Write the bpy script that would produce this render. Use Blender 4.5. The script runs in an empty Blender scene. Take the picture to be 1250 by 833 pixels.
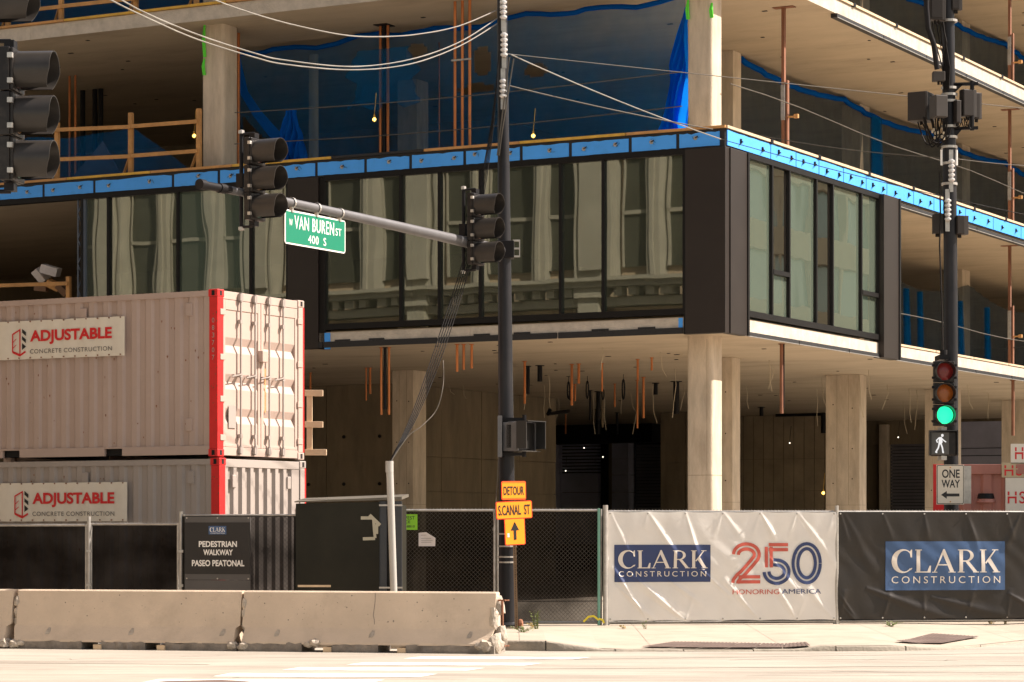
import bpy, bmesh, math, random
from mathutils import Vector, Matrix
random.seed(7)
sc = bpy.context.scene
R = math.radians

# ------------------------------------------------------------------ camera
EYE = 1.62
F = 3215.0            # focal length in photo pixels (1250 wide)
cam = bpy.data.objects.new('camera', bpy.data.cameras.new('camera'))
sc.collection.objects.link(cam); sc.camera = cam
cam.location = (0, 0, EYE); cam.rotation_euler = (R(90), 0, 0)
cam.data.sensor_width = 36; cam.data.lens = F / 1250 * 36
cam.data.shift_y = (648 - 416.5) / 1250
cam.data.clip_end = 2000

# ------------------------------------------------------------------ light
SUN = Vector((.9925 * math.cos(R(45)), .122 * math.cos(R(45)), math.sin(R(45)))).normalized()
w = bpy.data.worlds.new('World'); sc.world = w; w.use_nodes = True
nt = w.node_tree
sky = nt.nodes.new('ShaderNodeTexSky'); sky.sky_type = 'NISHITA'; sky.sun_disc = False
sky.sun_elevation = R(45); sky.sun_rotation = math.atan2(SUN.x, SUN.y)
wb_ = nt.nodes.new('ShaderNodeMix'); wb_.data_type = 'RGBA'; wb_.blend_type = 'MULTIPLY'; wb_.inputs[0].default_value = 1
wb_.inputs[7].default_value = (1.26, .99, .76, 1)      # the camera's warm white balance, the same for the whole sky
nt.links.new(sky.outputs[0], wb_.inputs[6]); nt.links.new(wb_.outputs[2], nt.nodes['Background'].inputs[0])
nt.nodes['Background'].inputs[1].default_value = .095
sl = bpy.data.lights.new('sun', 'SUN'); sl.energy = 5.0; sl.angle = R(.5); sl.color = (1.0, .893, .80)
so = bpy.data.objects.new('sun', sl); sc.collection.objects.link(so)
so.rotation_euler = SUN.to_track_quat('Z', 'Y').to_euler()
sc.view_settings.view_transform = 'Standard'; sc.view_settings.look = 'None'
sc.view_settings.exposure = 1.2; sc.view_settings.gamma = 1

# ------------------------------------------------------------------ helpers
def at(px, py, D):
    return Vector(((px - 625) / F * D, D, EYE + (648 - py) / F * D))
BA = math.atan(.5428); BS, BC = math.sin(BA), math.cos(BA)
BP = Vector((4.45, 55.0, 0))
def LX(px, off=0.0):                       # local x on a plane parallel to the left facade
    k = (px - 625) / F; X0 = BP.x + BS * off; D0 = BP.y + BC * off
    return (k * D0 - X0) / (BC + k * BS)
def RY(px, off=0.0):                       # local y on a plane parallel to the right facade
    k = (px - 625) / F; X0 = BP.x + BC * off; D0 = BP.y - BS * off
    return (X0 - k * D0) / (k * BC - BS)
def depth(lx, ly): return BP.y - BS * lx + BC * ly
def ZZ(py, lx, ly): return EYE + (648 - py) * depth(lx, ly) / F
def bw(lx, ly, z=0.0): return Vector((BP.x + BC * lx + BS * ly, BP.y - BS * lx + BC * ly, z))

class MB:
    def __init__(s): s.v = []; s.f = []
    def add(s, vs, fs):
        n = len(s.v); s.v += [tuple(v) for v in vs]; s.f += [tuple(i + n for i in f) for f in fs]; return s
    def box(s, x0, x1, y0, y1, z0, z1, M=None):
        if x0 > x1: x0, x1 = x1, x0
        if y0 > y1: y0, y1 = y1, y0
        if z0 > z1: z0, z1 = z1, z0
        vs = [Vector((x, y, z)) for x in (x0, x1) for y in (y0, y1) for z in (z0, z1)]
        if M is not None: vs = [M @ v for v in vs]
        return s.add(vs, [(0, 1, 3, 2), (4, 6, 7, 5), (0, 4, 5, 1), (2, 3, 7, 6), (0, 2, 6, 4), (1, 5, 7, 3)])
    def beam(s, a, b, w, h):               # rectangular bar from a to b
        a, b = Vector(a), Vector(b); d = (b - a).normalized()
        up = Vector((0, 0, 1)) if abs(d.z) < .95 else Vector((0, 1, 0))
        x = d.cross(up).normalized(); y = x.cross(d).normalized()
        vs = [p + x * (i * w / 2) + y * (j * h / 2) for p in (a, b) for i, j in ((-1, -1), (1, -1), (1, 1), (-1, 1))]
        return s.add(vs, [(3, 2, 1, 0), (4, 5, 6, 7), (0, 1, 5, 4), (1, 2, 6, 5), (2, 3, 7, 6), (3, 0, 4, 7)])
    def tube(s, pts, r, n=8, r2=None, caps=True):
        pts = [Vector(p) for p in pts]; m = len(pts); base = len(s.v)
        prev = None
        for i, p in enumerate(pts):
            d = ((pts[i + 1] if i < m - 1 else p) - (pts[i - 1] if i else p)).normalized()
            if prev is None:
                up = Vector((0, 0, 1)) if abs(d.z) < .9 else Vector((1, 0, 0))
                x = d.cross(up).normalized()
            else: x = (prev - d * prev.dot(d)).normalized()
            prev = x; y = d.cross(x)
            rr = r if r2 is None else r + (r2 - r) * i / (m - 1)
            for k in range(n):
                t = 2 * math.pi * k / n
                s.v.append(tuple(p + x * (rr * math.cos(t)) + y * (rr * math.sin(t))))
        for i in range(m - 1):
            for k in range(n):
                a = base + i * n + k; b = base + i * n + (k + 1) % n
                s.f.append((a, b, b + n, a + n))
        if caps:
            s.f.append(tuple(base + k for k in range(n))[::-1]); s.f.append(tuple(base + (m - 1) * n + k for k in range(n)))
        return s
    def lathe(s, prof, c=(0, 0, 0), axis='z', n=20):   # prof = (r, h)
        base = len(s.v); c = Vector(c)
        for r, h in prof:
            for k in range(n):
                t = 2 * math.pi * k / n; a, b = r * math.cos(t), r * math.sin(t)
                p = {'z': Vector((a, b, h)), 'y': Vector((a, h, b)), 'x': Vector((h, a, b))}[axis]
                s.v.append(tuple(c + p))
        for i in range(len(prof) - 1):
            for k in range(n):
                a = base + i * n + k; b = base + i * n + (k + 1) % n
                s.f.append((a, b, b + n, a + n))
        return s
    def prism(s, poly, fn, d0, d1):        # poly 2-D, fn(u, v, d) -> 3-D
        n = len(poly)
        vs = [fn(u, v, d0) for u, v in poly] + [fn(u, v, d1) for u, v in poly]
        fs = [tuple(range(n))[::-1], tuple(range(n, 2 * n))] + [(i, (i + 1) % n, (i + 1) % n + n, i + n) for i in range(n)]
        return s.add(vs, fs)
    def grid(s, nu, nv, fn):
        base = len(s.v)
        for j in range(nv + 1):
            for i in range(nu + 1): s.v.append(tuple(fn(i / nu, j / nv)))
        for j in range(nv):
            for i in range(nu):
                a = base + j * (nu + 1) + i; s.f.append((a, a + 1, a + nu + 2, a + nu + 1))
        return s
    def warp(s, on): return warp(s, on)
    def mesh(s, name, smooth=None):
        me = bpy.data.meshes.new(name); me.from_pydata(s.v, [], s.f); me.update()
        if name in ('paver', 'paving_slab', 'sidewalk', 'road', 'crosswalk_bar'): return me
        bm = bmesh.new(); bm.from_mesh(me); bmesh.ops.recalc_face_normals(bm, faces=bm.faces); bm.to_mesh(me); bm.free()
        if smooth:
            me.shade_smooth(); me.set_sharp_from_angle(angle=R(smooth))
        return me

def link(name, data, parent=None, loc=(0, 0, 0), rz=0.0, mat=None):
    o = bpy.data.objects.new(name, data); sc.collection.objects.link(o)
    o.location = loc; o.rotation_euler = (0, 0, rz)
    if parent is not None: o.parent = parent
    if mat is not None and data is not None: data.materials.append(mat)
    return o
def obj(name, mb, mat, parent=None, loc=(0, 0, 0), rz=0.0, smooth=None, bevel=0, kind=None, label=None):
    me = mb.mesh(name, smooth); o = link(name, me, parent, loc, rz, mat)
    if bevel:
        b = o.modifiers.new('bevel', 'BEVEL'); b.width = bevel; b.segments = 2; b.limit_method = 'ANGLE'; b.angle_limit = R(35)
    if kind: o['kind'] = kind
    if label: o['label'] = label
    return o
def tag(o, label, cat, group=None):
    o['label'] = label; o['category'] = cat
    if group: o['group'] = group
    return o
def thing(name, label, cat, loc=(0, 0, 0), rz=0.0, group=None):
    return tag(link(name, None, None, loc, rz), label, cat, group)
def clone(o, parent=None):
    c = o.copy(); sc.collection.objects.link(c)
    if parent is not None: c.parent = parent
    for ch in o.children: clone(ch, c)
    return c

# ------------------------------------------------------------------ materials
def new_mat(name):
    m = bpy.data.materials.new(name); m.use_nodes = True
    n = m.node_tree.nodes; return m, n, m.node_tree.links, n['Principled BSDF']
def M(name, col, rough=.75, metal=0.0, var=.12, scale=1.5, bump=0.0, bscale=60, stretch=(1, 1, 1), dirt=0.0, dcol=(.05, .04, .03), spec=.5, dscale=.8, dsharp=(.5, .7)):
    m, n, l, p = new_mat(name)
    p.inputs['Roughness'].default_value = rough; p.inputs['Metallic'].default_value = metal
    p.inputs['Specular IOR Level'].default_value = spec
    tc = n.new('ShaderNodeTexCoord'); mp = n.new('ShaderNodeMapping'); mp.inputs['Scale'].default_value = stretch
    l.new(tc.outputs['Object'], mp.inputs[0])
    n1 = n.new('ShaderNodeTexNoise'); n1.inputs['Scale'].default_value = scale; n1.inputs['Detail'].default_value = 8; n1.inputs['Roughness'].default_value = .65
    l.new(mp.outputs[0], n1.inputs['Vector'])
    cr = n.new('ShaderNodeValToRGB'); e = cr.color_ramp.elements
    e[0].position = .3; e[1].position = .7
    e[0].color = tuple(c * (1 - var) for c in col) + (1,); e[1].color = tuple(min(1, c * (1 + var)) for c in col) + (1,)
    l.new(n1.outputs['Fac'], cr.inputs[0]); out = cr.outputs[0]
    if dirt:
        n2 = n.new('ShaderNodeTexNoise'); n2.inputs['Scale'].default_value = dscale; n2.inputs['Detail'].default_value = 10; n2.inputs['Roughness'].default_value = .7
        l.new(mp.outputs[0], n2.inputs['Vector'])
        mr = n.new('ShaderNodeMapRange'); mr.inputs[1].default_value = dsharp[0]; mr.inputs[2].default_value = dsharp[1]; mr.inputs[4].default_value = dirt
        l.new(n2.outputs['Fac'], mr.inputs[0])
        mx = n.new('ShaderNodeMix'); mx.data_type = 'RGBA'; mx.inputs[7].default_value = tuple(dcol) + (1,)
        l.new(mr.outputs[0], mx.inputs[0]); l.new(out, mx.inputs[6]); out = mx.outputs[2]
    l.new(out, p.inputs['Base Color'])
    if bump:
        n3 = n.new('ShaderNodeTexNoise'); n3.inputs['Scale'].default_value = bscale; n3.inputs['Detail'].default_value = 6
        l.new(mp.outputs[0], n3.inputs['Vector'])
        b = n.new('ShaderNodeBump'); b.inputs['Strength'].default_value = bump; b.inputs['Distance'].default_value = .02
        l.new(n3.outputs['Fac'], b.inputs['Height']); l.new(b.outputs[0], p.inputs['Normal'])
    return m
def emis(name, col, st, base=(.1, .1, .1)):
    m, n, l, p = new_mat(name)
    p.inputs['Base Color'].default_value = base + (1,); p.inputs['Emission Color'].default_value = col + (1,); p.inputs['Emission Strength'].default_value = st
    return m
def see_through(name, col, tr, trcol=(1, 1, 1), translucent=.35):   # netting and mesh cloth
    m, n, l, p = new_mat(name); n.remove(p); out = n['Material Output']
    t = n.new('ShaderNodeBsdfTransparent'); t.inputs[0].default_value = trcol + (1,)
    d = n.new('ShaderNodeBsdfDiffuse'); d.inputs[0].default_value = col + (1,)
    q = n.new('ShaderNodeBsdfTranslucent'); q.inputs[0].default_value = col + (1,)
    a = n.new('ShaderNodeMixShader'); a.inputs[0].default_value = translucent; l.new(d.outputs[0], a.inputs[1]); l.new(q.outputs[0], a.inputs[2])
    b = n.new('ShaderNodeMixShader')
    tc = n.new('ShaderNodeTexCoord'); nz = n.new('ShaderNodeTexNoise'); nz.inputs['Scale'].default_value = 1.2; nz.inputs['Detail'].default_value = 5
    l.new(tc.outputs['Object'], nz.inputs['Vector'])
    mr = n.new('ShaderNodeMapRange'); mr.inputs[1].default_value = .3; mr.inputs[2].default_value = .7; mr.inputs[3].default_value = max(0, tr - .1); mr.inputs[4].default_value = min(1, tr + .1)
    l.new(nz.outputs['Fac'], mr.inputs[0]); l.new(mr.outputs[0], b.inputs[0])
    l.new(a.outputs[0], b.inputs[1]); l.new(t.outputs[0], b.inputs[2]); l.new(b.outputs[0], out.inputs[0])
    return m
def glass_mat(name, refl, tint, tr, film=0.0, filmcol=(.3, .36, .28), wob=.5, rtint=(.82, .85, .78)):
    m, n, l, p = new_mat(name); n.remove(p); out = n['Material Output']
    g = n.new('ShaderNodeBsdfGlossy'); g.inputs['Roughness'].default_value = .012; g.inputs[0].default_value = rtint + (1,)
    t = n.new('ShaderNodeBsdfTransparent'); t.inputs[0].default_value = tuple(c * tr for c in tint) + (1,)
    d = n.new('ShaderNodeBsdfDiffuse'); d.inputs[0].default_value = filmcol + (1,)
    tc = n.new('ShaderNodeTexCoord'); mp = n.new('ShaderNodeMapping'); mp.inputs['Scale'].default_value = (1, 1, .35); l.new(tc.outputs['Object'], mp.inputs[0])
    nz = n.new('ShaderNodeTexNoise'); nz.inputs['Scale'].default_value = .9; nz.inputs['Detail'].default_value = 1.0; l.new(mp.outputs[0], nz.inputs['Vector'])
    b = n.new('ShaderNodeBump'); b.inputs['Strength'].default_value = wob; b.inputs['Distance'].default_value = .006
    l.new(nz.outputs['Fac'], b.inputs['Height']); l.new(b.outputs[0], g.inputs['Normal'])
    a = n.new('ShaderNodeMixShader'); a.inputs[0].default_value = film; l.new(t.outputs[0], a.inputs[1]); l.new(d.outputs[0], a.inputs[2])
    f = n.new('ShaderNodeFresnel'); f.inputs[0].default_value = 1.5
    ad = n.new('ShaderNodeMath'); ad.operation = 'ADD'; ad.use_clamp = True; ad.inputs[1].default_value = refl; l.new(f.outputs[0], ad.inputs[0])
    b2 = n.new('ShaderNodeMixShader'); l.new(ad.outputs[0], b2.inputs[0]); l.new(a.outputs[0], b2.inputs[1]); l.new(g.outputs[0], b2.inputs[2])
    l.new(b2.outputs[0], out.inputs[0]); return m

m_soffit = M('soffit_concrete', (.46, .375, .265), .85, var=.09, scale=.7, bump=.12, bscale=14, stretch=(.6, 1.8, 3), dirt=.35, dcol=(.16, .12, .08), dscale=.5)
m_edge = M('edge_concrete', (.50, .44, .36), .85, var=.18, scale=3, bump=.5, bscale=30, dirt=.3, dcol=(.2, .17, .13), dscale=2)
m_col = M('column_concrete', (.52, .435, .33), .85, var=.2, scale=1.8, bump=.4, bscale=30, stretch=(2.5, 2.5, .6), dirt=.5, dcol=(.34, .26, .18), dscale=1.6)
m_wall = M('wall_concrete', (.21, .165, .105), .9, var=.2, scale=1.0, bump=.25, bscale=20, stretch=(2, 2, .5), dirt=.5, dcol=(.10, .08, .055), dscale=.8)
m_road = M('road_surface', (.36, .325, .27), .9, var=.13, scale=1.1, bump=.6, bscale=70, stretch=(.35, 1.4, 1), dirt=.6, dcol=(.17, .14, .112), dscale=.6, dsharp=(.45, .66))
m_walk = M('sidewalk_concrete', (.38, .325, .255), .9, var=.1, scale=1.4, bump=.3, bscale=50, dirt=.35, dcol=(.21, .165, .12), dscale=1.1)
m_curb = M('curb_stone', (.28, .245, .195), .9, var=.22, scale=3, bump=.6, bscale=25, dirt=.5, dcol=(.14, .12, .09), dscale=2)
m_barrier = M('barrier_concrete', (.58, .465, .35), .88, var=.10, scale=1.4, bump=.3, bscale=40, dirt=.45, dcol=(.34, .27, .2), dscale=1.3, dsharp=(.52, .75))
m_foot = M('barrier_dirty_foot', (.22, .19, .16), .9, var=.3, scale=5, bump=.8, bscale=20, dirt=.6, dcol=(.07, .06, .05), dscale=3)
m_rough = M('broken_concrete', (.42, .36, .29), .95, var=.3, scale=8, bump=1.0, bscale=18, dirt=.5, dcol=(.14, .12, .1), dscale=5)
m_clad = M('brown_cladding', (.020, .0145, .0115), .48, metal=.0, var=.15, scale=.6, dirt=.15, dcol=(.04, .032, .026), dscale=.5, spec=.35)
m_black = M('black_frame', (.008, .007, .0065), .5, var=.2, scale=3, spec=.2)
m_blue = M('blue_sheathing', (.060, .34, .88), .6, var=.07, scale=1.5, dirt=.25, dcol=(.04, .16, .3), dscale=2.5, dsharp=(.55, .75))
m_membr = M('black_membrane', (.010, .009, .009), .6, var=.3, scale=6, bump=.5, bscale=30)
m_yel = M('yellow_strip', (.62, .36, .05), .7, var=.2, scale=4, dirt=.4, dcol=(.15, .09, .05), dscale=1.5)
m_lumber = M('lumber', (.50, .255, .085), .75, var=.22, scale=2.5, bump=.2, bscale=30, stretch=(1, 1, 1), dirt=.2, dcol=(.2, .1, .04), dscale=6)
m_plylight = M('pale_lumber', (.56, .42, .27), .8, var=.15, scale=4)
m_copper = M('copper_pipe', (.50, .175, .055), .45, metal=.5, var=.25, scale=5, stretch=(1, 1, .3), dirt=.3, dcol=(.16, .06, .03), dscale=3)
m_rust = M('rusty_steel', (.23, .10, .055), .8, metal=.2, var=.35, scale=6, stretch=(1, 1, .3), bump=.3)
m_iron = M('cast_iron_pipe', (.012, .011, .012), .5, metal=.3, var=.2, spec=.2)
m_white_pipe = M('white_duct', (.45, .38, .27), .6, var=.1)
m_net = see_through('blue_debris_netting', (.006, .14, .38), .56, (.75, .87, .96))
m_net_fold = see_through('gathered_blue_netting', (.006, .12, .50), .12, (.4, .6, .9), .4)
m_net_lit = see_through('sun_painted_netting', (.006, .26, .85), .10, (.4, .6, .9), .5)  # brighter copy of the gathered netting, sunlight painted into its blue
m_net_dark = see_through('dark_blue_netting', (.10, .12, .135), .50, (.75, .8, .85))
m_scrim = see_through('black_fence_scrim', (.010, .008, .0065), .10, (1, 1, 1), .1)
m_scrim_thin = see_through('grey_fence_scrim', (.016, .015, .014), .13, (1, 1, 1), .15)
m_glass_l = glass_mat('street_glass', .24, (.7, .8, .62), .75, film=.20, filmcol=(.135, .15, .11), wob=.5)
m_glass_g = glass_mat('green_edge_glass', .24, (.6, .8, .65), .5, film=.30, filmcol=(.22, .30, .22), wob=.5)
m_glass_r = glass_mat('sun_painted_glass', .30, (.7, .85, .65), .7, film=.38, filmcol=(.27, .34, .26), wob=.5)  # paler, denser film than the street panes: sunlit look painted into the glass
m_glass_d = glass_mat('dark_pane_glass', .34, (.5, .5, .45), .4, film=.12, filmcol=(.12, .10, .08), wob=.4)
m_chain = M('chain_link_wire', (.12, .105, .088), .5, metal=.5, var=.2)
m_galv = M('galvanised_steel', (.42, .40, .37), .45, metal=.6, var=.2, scale=8, dirt=.3, dcol=(.16, .13, .1), dscale=6)
m_pole = M('pole_paint', (.020, .020, .023), .42, metal=.3, var=.25, scale=2, stretch=(1, 1, .3), dirt=.3, dcol=(.055, .05, .045), dscale=2, spec=.2)
m_arm = M('mast_arm_paint', (.12, .118, .122), .45, metal=.3, var=.15, scale=3, dirt=.2)
m_sigbody = M('signal_housing', (.016, .014, .0135), .35, var=.3, scale=6, dirt=.2, dcol=(.12, .1, .08), dscale=5, spec=.2)
m_visor = M('signal_visor', (.045, .040, .036), .33, metal=.25, var=.12, scale=5, spec=.2)
m_visor_dark = M('black_visor', (.02, .02, .02), .4, var=.2)
m_lens = M('unlit_lens', (.05, .012, .01), .25, var=.2, scale=30)
m_lens_y = M('unlit_yellow_lens', (.09, .04, .006), .25, var=.2, scale=30)
m_lens_g = M('unlit_green_lens', (.01, .04, .03), .25, var=.2, scale=30)
m_cont = M('container_paint', (.43, .325, .275), .5, var=.06, scale=1.2, dirt=.2, dcol=(.28, .21, .16), dscale=2.5, dsharp=(.55, .8))
m_cont2 = M('container_paint_grey', (.33, .285, .255), .5, var=.06, scale=1.2, dirt=.25, dcol=(.24, .19, .15), dscale=2.5, dsharp=(.55, .8))
m_red = M('red_paint', (.62, .018, .018), .4, var=.1, scale=4, dirt=.15, dcol=(.2, .05, .03), dscale=9, dsharp=(.6, .75))
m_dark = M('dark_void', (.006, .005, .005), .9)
m_pinkc = M('faded_red_container', (.38, .155, .12), .6, var=.2, scale=1.5, stretch=(1, 1, .3), dirt=.3, dcol=(.5, .25, .18), dscale=2)
m_vinyl = M('white_vinyl_sign', (.72, .66, .56), .5, var=.05, scale=3, dirt=.15, dcol=(.5, .42, .32), dscale=4)
m_inkred = M('red_ink', (.62, .012, .015), .5, var=.04)
m_inkblack = M('black_ink', (.009, .008, .008), .55, var=.1)
m_inkgrey = M('grey_ink', (.10, .085, .075), .55, var=.1)
m_green = M('green_street_sign', (.0, .17, .095), .4, var=.04)
m_white = M('white_sign_paint', (.78, .76, .72), .45, var=.04)
m_orange = M('fluorescent_orange', (1.0, .34, .004), .45, var=.04)
m_orangerim = M('orange_sign_border', (.95, .06, .01), .45, var=.04)
m_lime = M('lime_placard', (.22, .52, .015), .5, var=.05)
m_paper = M('paper', (.62, .58, .56), .8, var=.08, scale=6)
m_boxgreen = M('dark_green_plywood', (.013, .012, .007), .6, var=.3, scale=1.3, dirt=.3, dcol=(.026, .024, .016), dscale=1.5, spec=.2)
m_boxside = M('slate_side_panel', (.022, .026, .032), .5, var=.15, dirt=.3, dcol=(.05, .05, .05), dscale=5)
m_boxtop = M('box_top', (.10, .09, .07), .6, var=.15)
m_tape = M('masking_tape', (.35, .33, .25), .7, var=.1)
m_pvc = M('white_conduit', (.36, .35, .325), .4, var=.06, dirt=.2, dcol=(.3, .27, .22), dscale=6)
m_wire = M('pale_cable', (.23, .215, .19), .5, var=.1, spec=.1)
m_wire_d = M('dark_cable', (.014, .012, .011), .55, var=.2, spec=.1)
m_wire_m = M('grey_cable', (.10, .09, .075), .5, var=.2, spec=.1)
m_porc = M('silver_insulator', (.62, .61, .60), .3, metal=.5, var=.1)
m_equip = M('brown_equipment_box', (.028, .023, .02), .5, var=.1, scale=3, spec=.2)
m_equipg = M('grey_equipment_box', (.06, .053, .048), .5, var=.1, scale=3, spec=.2)
m_navy = M('navy_print', (.022, .040, .125), .5, var=.05)
m_blueprint = M('blue_print', (.038, .088, .20), .5, var=.06)
m_bannertext = M('cream_print', (.66, .60, .53), .5, var=.04)
m_coral = M('coral_print', (.50, .085, .055), .5, var=.05)
m_asph = M('dark_patch', (.13, .085, .07), .9, var=.25, scale=6, bump=.4)
m_roadwhite = M('road_marking_paint', (.75, .72, .66), .8, var=.06, scale=3, dirt=.5, dcol=(.52, .47, .4), dscale=2.5, dsharp=(.52, .62))
m_tactile = M('tactile_plate', (.15, .105, .085), .7, var=.25, scale=3)
m_metaldark = M('blue_grey_metal_wall', (.40, .41, .52), .6, var=.15, scale=1)
m_lit = emis('work_light_bulb', (1, .62, .12), 2.5)
m_litw = emis('ceiling_lamp_bulb', (1, .9, .7), 1.3)
m_greenlit = emis('green_signal_lamp', (.015, .80, .30), .85, (0, .2, .1))
m_walkman = emis('walking_person_lamp', (.95, .97, 1), .28, (.4, .4, .4))
m_leaf = M('weed_leaf', (.12, .15, .03), .7, var=.3, scale=8)
m_straw = M('dry_weed', (.40, .30, .10), .8, var=.3, scale=8)
m_tapey = M('yellow_tape', (.75, .6, .03), .5, var=.1)

# white banner cloth, a little light comes through it
def cloth(name, col, rough, tl, var=.05):
    m = M(name, col, rough, var=var, scale=2, spec=.5, bump=.15, bscale=9)
    n = m.node_tree.nodes; l = m.node_tree.links; p = n['Principled BSDF']
    q = n.new('ShaderNodeBsdfTranslucent'); q.inputs[0].default_value = tuple(col) + (1,)
    x = n.new('ShaderNodeMixShader'); x.inputs[0].default_value = tl
    l.new(p.outputs[0], x.inputs[1]); l.new(q.outputs[0], x.inputs[2]); l.new(x.outputs[0], n['Material Output'].inputs[0])
    return m
m_banner = cloth('white_banner_vinyl', (.88, .84, .78), .55, .22)
m_bannerk = cloth('black_banner_vinyl', (.028, .022, .017), .42, .25, .15)

# ------------------------------------------------------------------ lettering
_txt = {}
def text_mb(s, x0, x1, z0, z1, bold=0.0, y=0.0, thick=.002, space=1.0, fn=None):
    """built-in font text fitted in a rectangle of the x-z plane, facing -y"""
    key = (s, bold, space)
    if key not in _txt:
        cu = bpy.data.curves.new('text', 'FONT'); cu.body = s; cu.size = 1; cu.offset = bold; cu.space_character = space
        cu.resolution_u = 4
        o = bpy.data.objects.new('text', cu); sc.collection.objects.link(o)
        dg = bpy.context.evaluated_depsgraph_get(); dg.update()
        me = bpy.data.meshes.new_from_object(o.evaluated_get(dg))
        vs = [v.co.copy() for v in me.vertices]; fs = [tuple(f.vertices) for f in me.polygons]
        bpy.data.objects.remove(o); bpy.data.curves.remove(cu); bpy.data.meshes.remove(me)
        _txt[key] = (vs, fs)
    vs, fs = _txt[key]
    ax = min(v.x for v in vs); bx = max(v.x for v in vs); ay = min(v.y for v in vs); by = max(v.y for v in vs)
    q = [((v.x - ax) / (bx - ax) * (x1 - x0) + x0, (v.y - ay) / (by - ay) * (z1 - z0) + z0) for v in vs]
    mb = MB(); mb.add([(a, y, b) if fn is None else fn(a, b, y) for a, b in q], fs); return mb
def warp(mb, on, maxlen=.035):
    """split long edges of flat lettering, then lay it on a wrinkled surface"""
    me = bpy.data.meshes.new('w'); me.from_pydata(mb.v, [], mb.f); bm = bmesh.new(); bm.from_mesh(me); bpy.data.meshes.remove(me)
    bmesh.ops.triangulate(bm, faces=bm.faces)
    for _ in range(4):
        es = [e for e in bm.edges if e.calc_length() > maxlen]
        if not es: break
        bmesh.ops.subdivide_edges(bm, edges=es, cuts=1); bmesh.ops.triangulate(bm, faces=[f for f in bm.faces if len(f.verts) > 3])
    bm.verts.index_update(); o = MB(); o.v = [tuple(on(v.co.x, v.co.z, v.co.y)) for v in bm.verts]; o.f = [tuple(v.index for v in f.verts) for f in bm.faces]; bm.free(); return o
FLAT = lambda a, b, y: (a, y, b)
def ribbon(mb, pts, wd, off=0.0, fn=None, y=0.0, closed=False):
    """flat stroke along 2-D points, offset sideways, width wd"""
    P = [Vector(p) for p in pts]; n = len(P); vs = []
    for i in range(n):
        a = P[i - 1] if (i or closed) else P[i]; b = P[(i + 1) % n] if (i < n - 1 or closed) else P[i]
        d0 = (P[i] - a); d1 = (b - P[i])
        if d0.length < 1e-9: d0 = d1
        if d1.length < 1e-9: d1 = d0
        d0.normalize(); d1.normalize(); d = (d0 + d1).normalized(); nn = Vector((-d.y, d.x)); k = 1 / max(.45, nn.dot(Vector((-d0.y, d0.x))))
        for s_ in (-.5, .5):
            q = P[i] + nn * ((off + s_ * wd) * k); vs.append((q.x, y, q.y) if fn is None else fn(q.x, q.y, y))
    m = n if closed else n - 1
    mb.add(vs, [(2 * i, 2 * i + 1, (2 * i + 3) % (2 * n), (2 * i + 2) % (2 * n)) for i in range(m)]); return mb
def arc(cx, cz, rx, rz, a0, a1, n=18):
    return [(cx + rx * math.cos(R(a0 + (a1 - a0) * i / n)), cz + rz * math.sin(R(a0 + (a1 - a0) * i / n))) for i in range(n + 1)]
def clark(mb, x0, x1, z0, z1, y, fn):
    """the five roman capitals of the contractor's board"""
    W = x1 - x0; H = z1 - z0
    def T(u, v, k=0): return (x0 + u * W, z0 + v * H)
    cnt = [0]
    def poly(ps):
        cnt[0] += 1; yy = y - .0002 * (cnt[0] % 4)
        mb.add([fn(*T(u, v), yy) for u, v in ps], [tuple(range(len(ps)))])
    def ring(cx, cz, ox, oz, ix, iz, dx, a0, a1, n=16):
        ps = []
        for i in range(n):
            q = []
            for j in (i, i + 1):
                a = R(a0 + (a1 - a0) * j / n)
                q.append(((cx + ox * math.cos(a), cz + oz * math.sin(a)), (cx + dx + ix * math.cos(a), cz + iz * math.sin(a))))
            poly([q[0][0], q[1][0], q[1][1], q[0][1]])
    # C
    ring(.105, .5, .105, .52, .070, .455, .016, 42, 318, 22)
    poly([(.176, .66), (.190, .66), (.190, 1.0), (.180, 1.0), (.166, .88)])
    poly([(.172, .12), (.183, .20), (.196, .20), (.180, .10)])
    def stem(x, wd=.034, s=.014):
        poly([(x, .03), (x + wd, .03), (x + wd, .97), (x, .97)])
        poly([(x - s, 0), (x + wd + s, 0), (x + wd + s, .035), (x - s, .035)])
        poly([(x - s, .965), (x + wd + s, .965), (x + wd + s, 1), (x - s, 1)])
    # L
    stem(.232); poly([(.262, 0), (.362, 0), (.362, .05), (.262, .05)]); poly([(.330, .04), (.352, .30), (.366, .30), (.362, .04)])
    # A
    poly([(.392, .03), (.404, .03), (.492, .95), (.483, 1.02), (.478, 1.02)]); poly([(.478, 1.02), (.492, 1.02), (.582, .03), (.543, .03), (.470, .85)])
    poly([(.428, .31), (.535, .31), (.531, .36), (.432, .36)])
    poly([(.376, 0), (.424, 0), (.424, .035), (.376, .035)]); poly([(.528, 0), (.596, 0), (.596, .035), (.528, .035)])
    # R
    stem(.630); ring(.690, .735, .075, .262, .042, .215, .0, -90, 90, 12)
    poly([(.664, .951), (.690, .951), (.690, .997), (.664, .997)]); poly([(.664, .473), (.690, .473), (.690, .520), (.664, .520)])
    poly([(.684, .49), (.722, .49), (.800, .03), (.762, .03)]); poly([(.758, 0), (.814, 0), (.814, .035), (.758, .035)])
    # K
    stem(.838); poly([(.872, .42), (.960, .965), (.975, .965), (.884, .38)]); poly([(.892, .52), (.925, .62), (1.0, .03), (.958, .03)])
    poly([(.940, .965), (1.0, .965), (1.0, 1), (.940, 1)]); poly([(.942, 0), (1.014, 0), (1.014, .035), (.942, .035)])
    return mb

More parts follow.
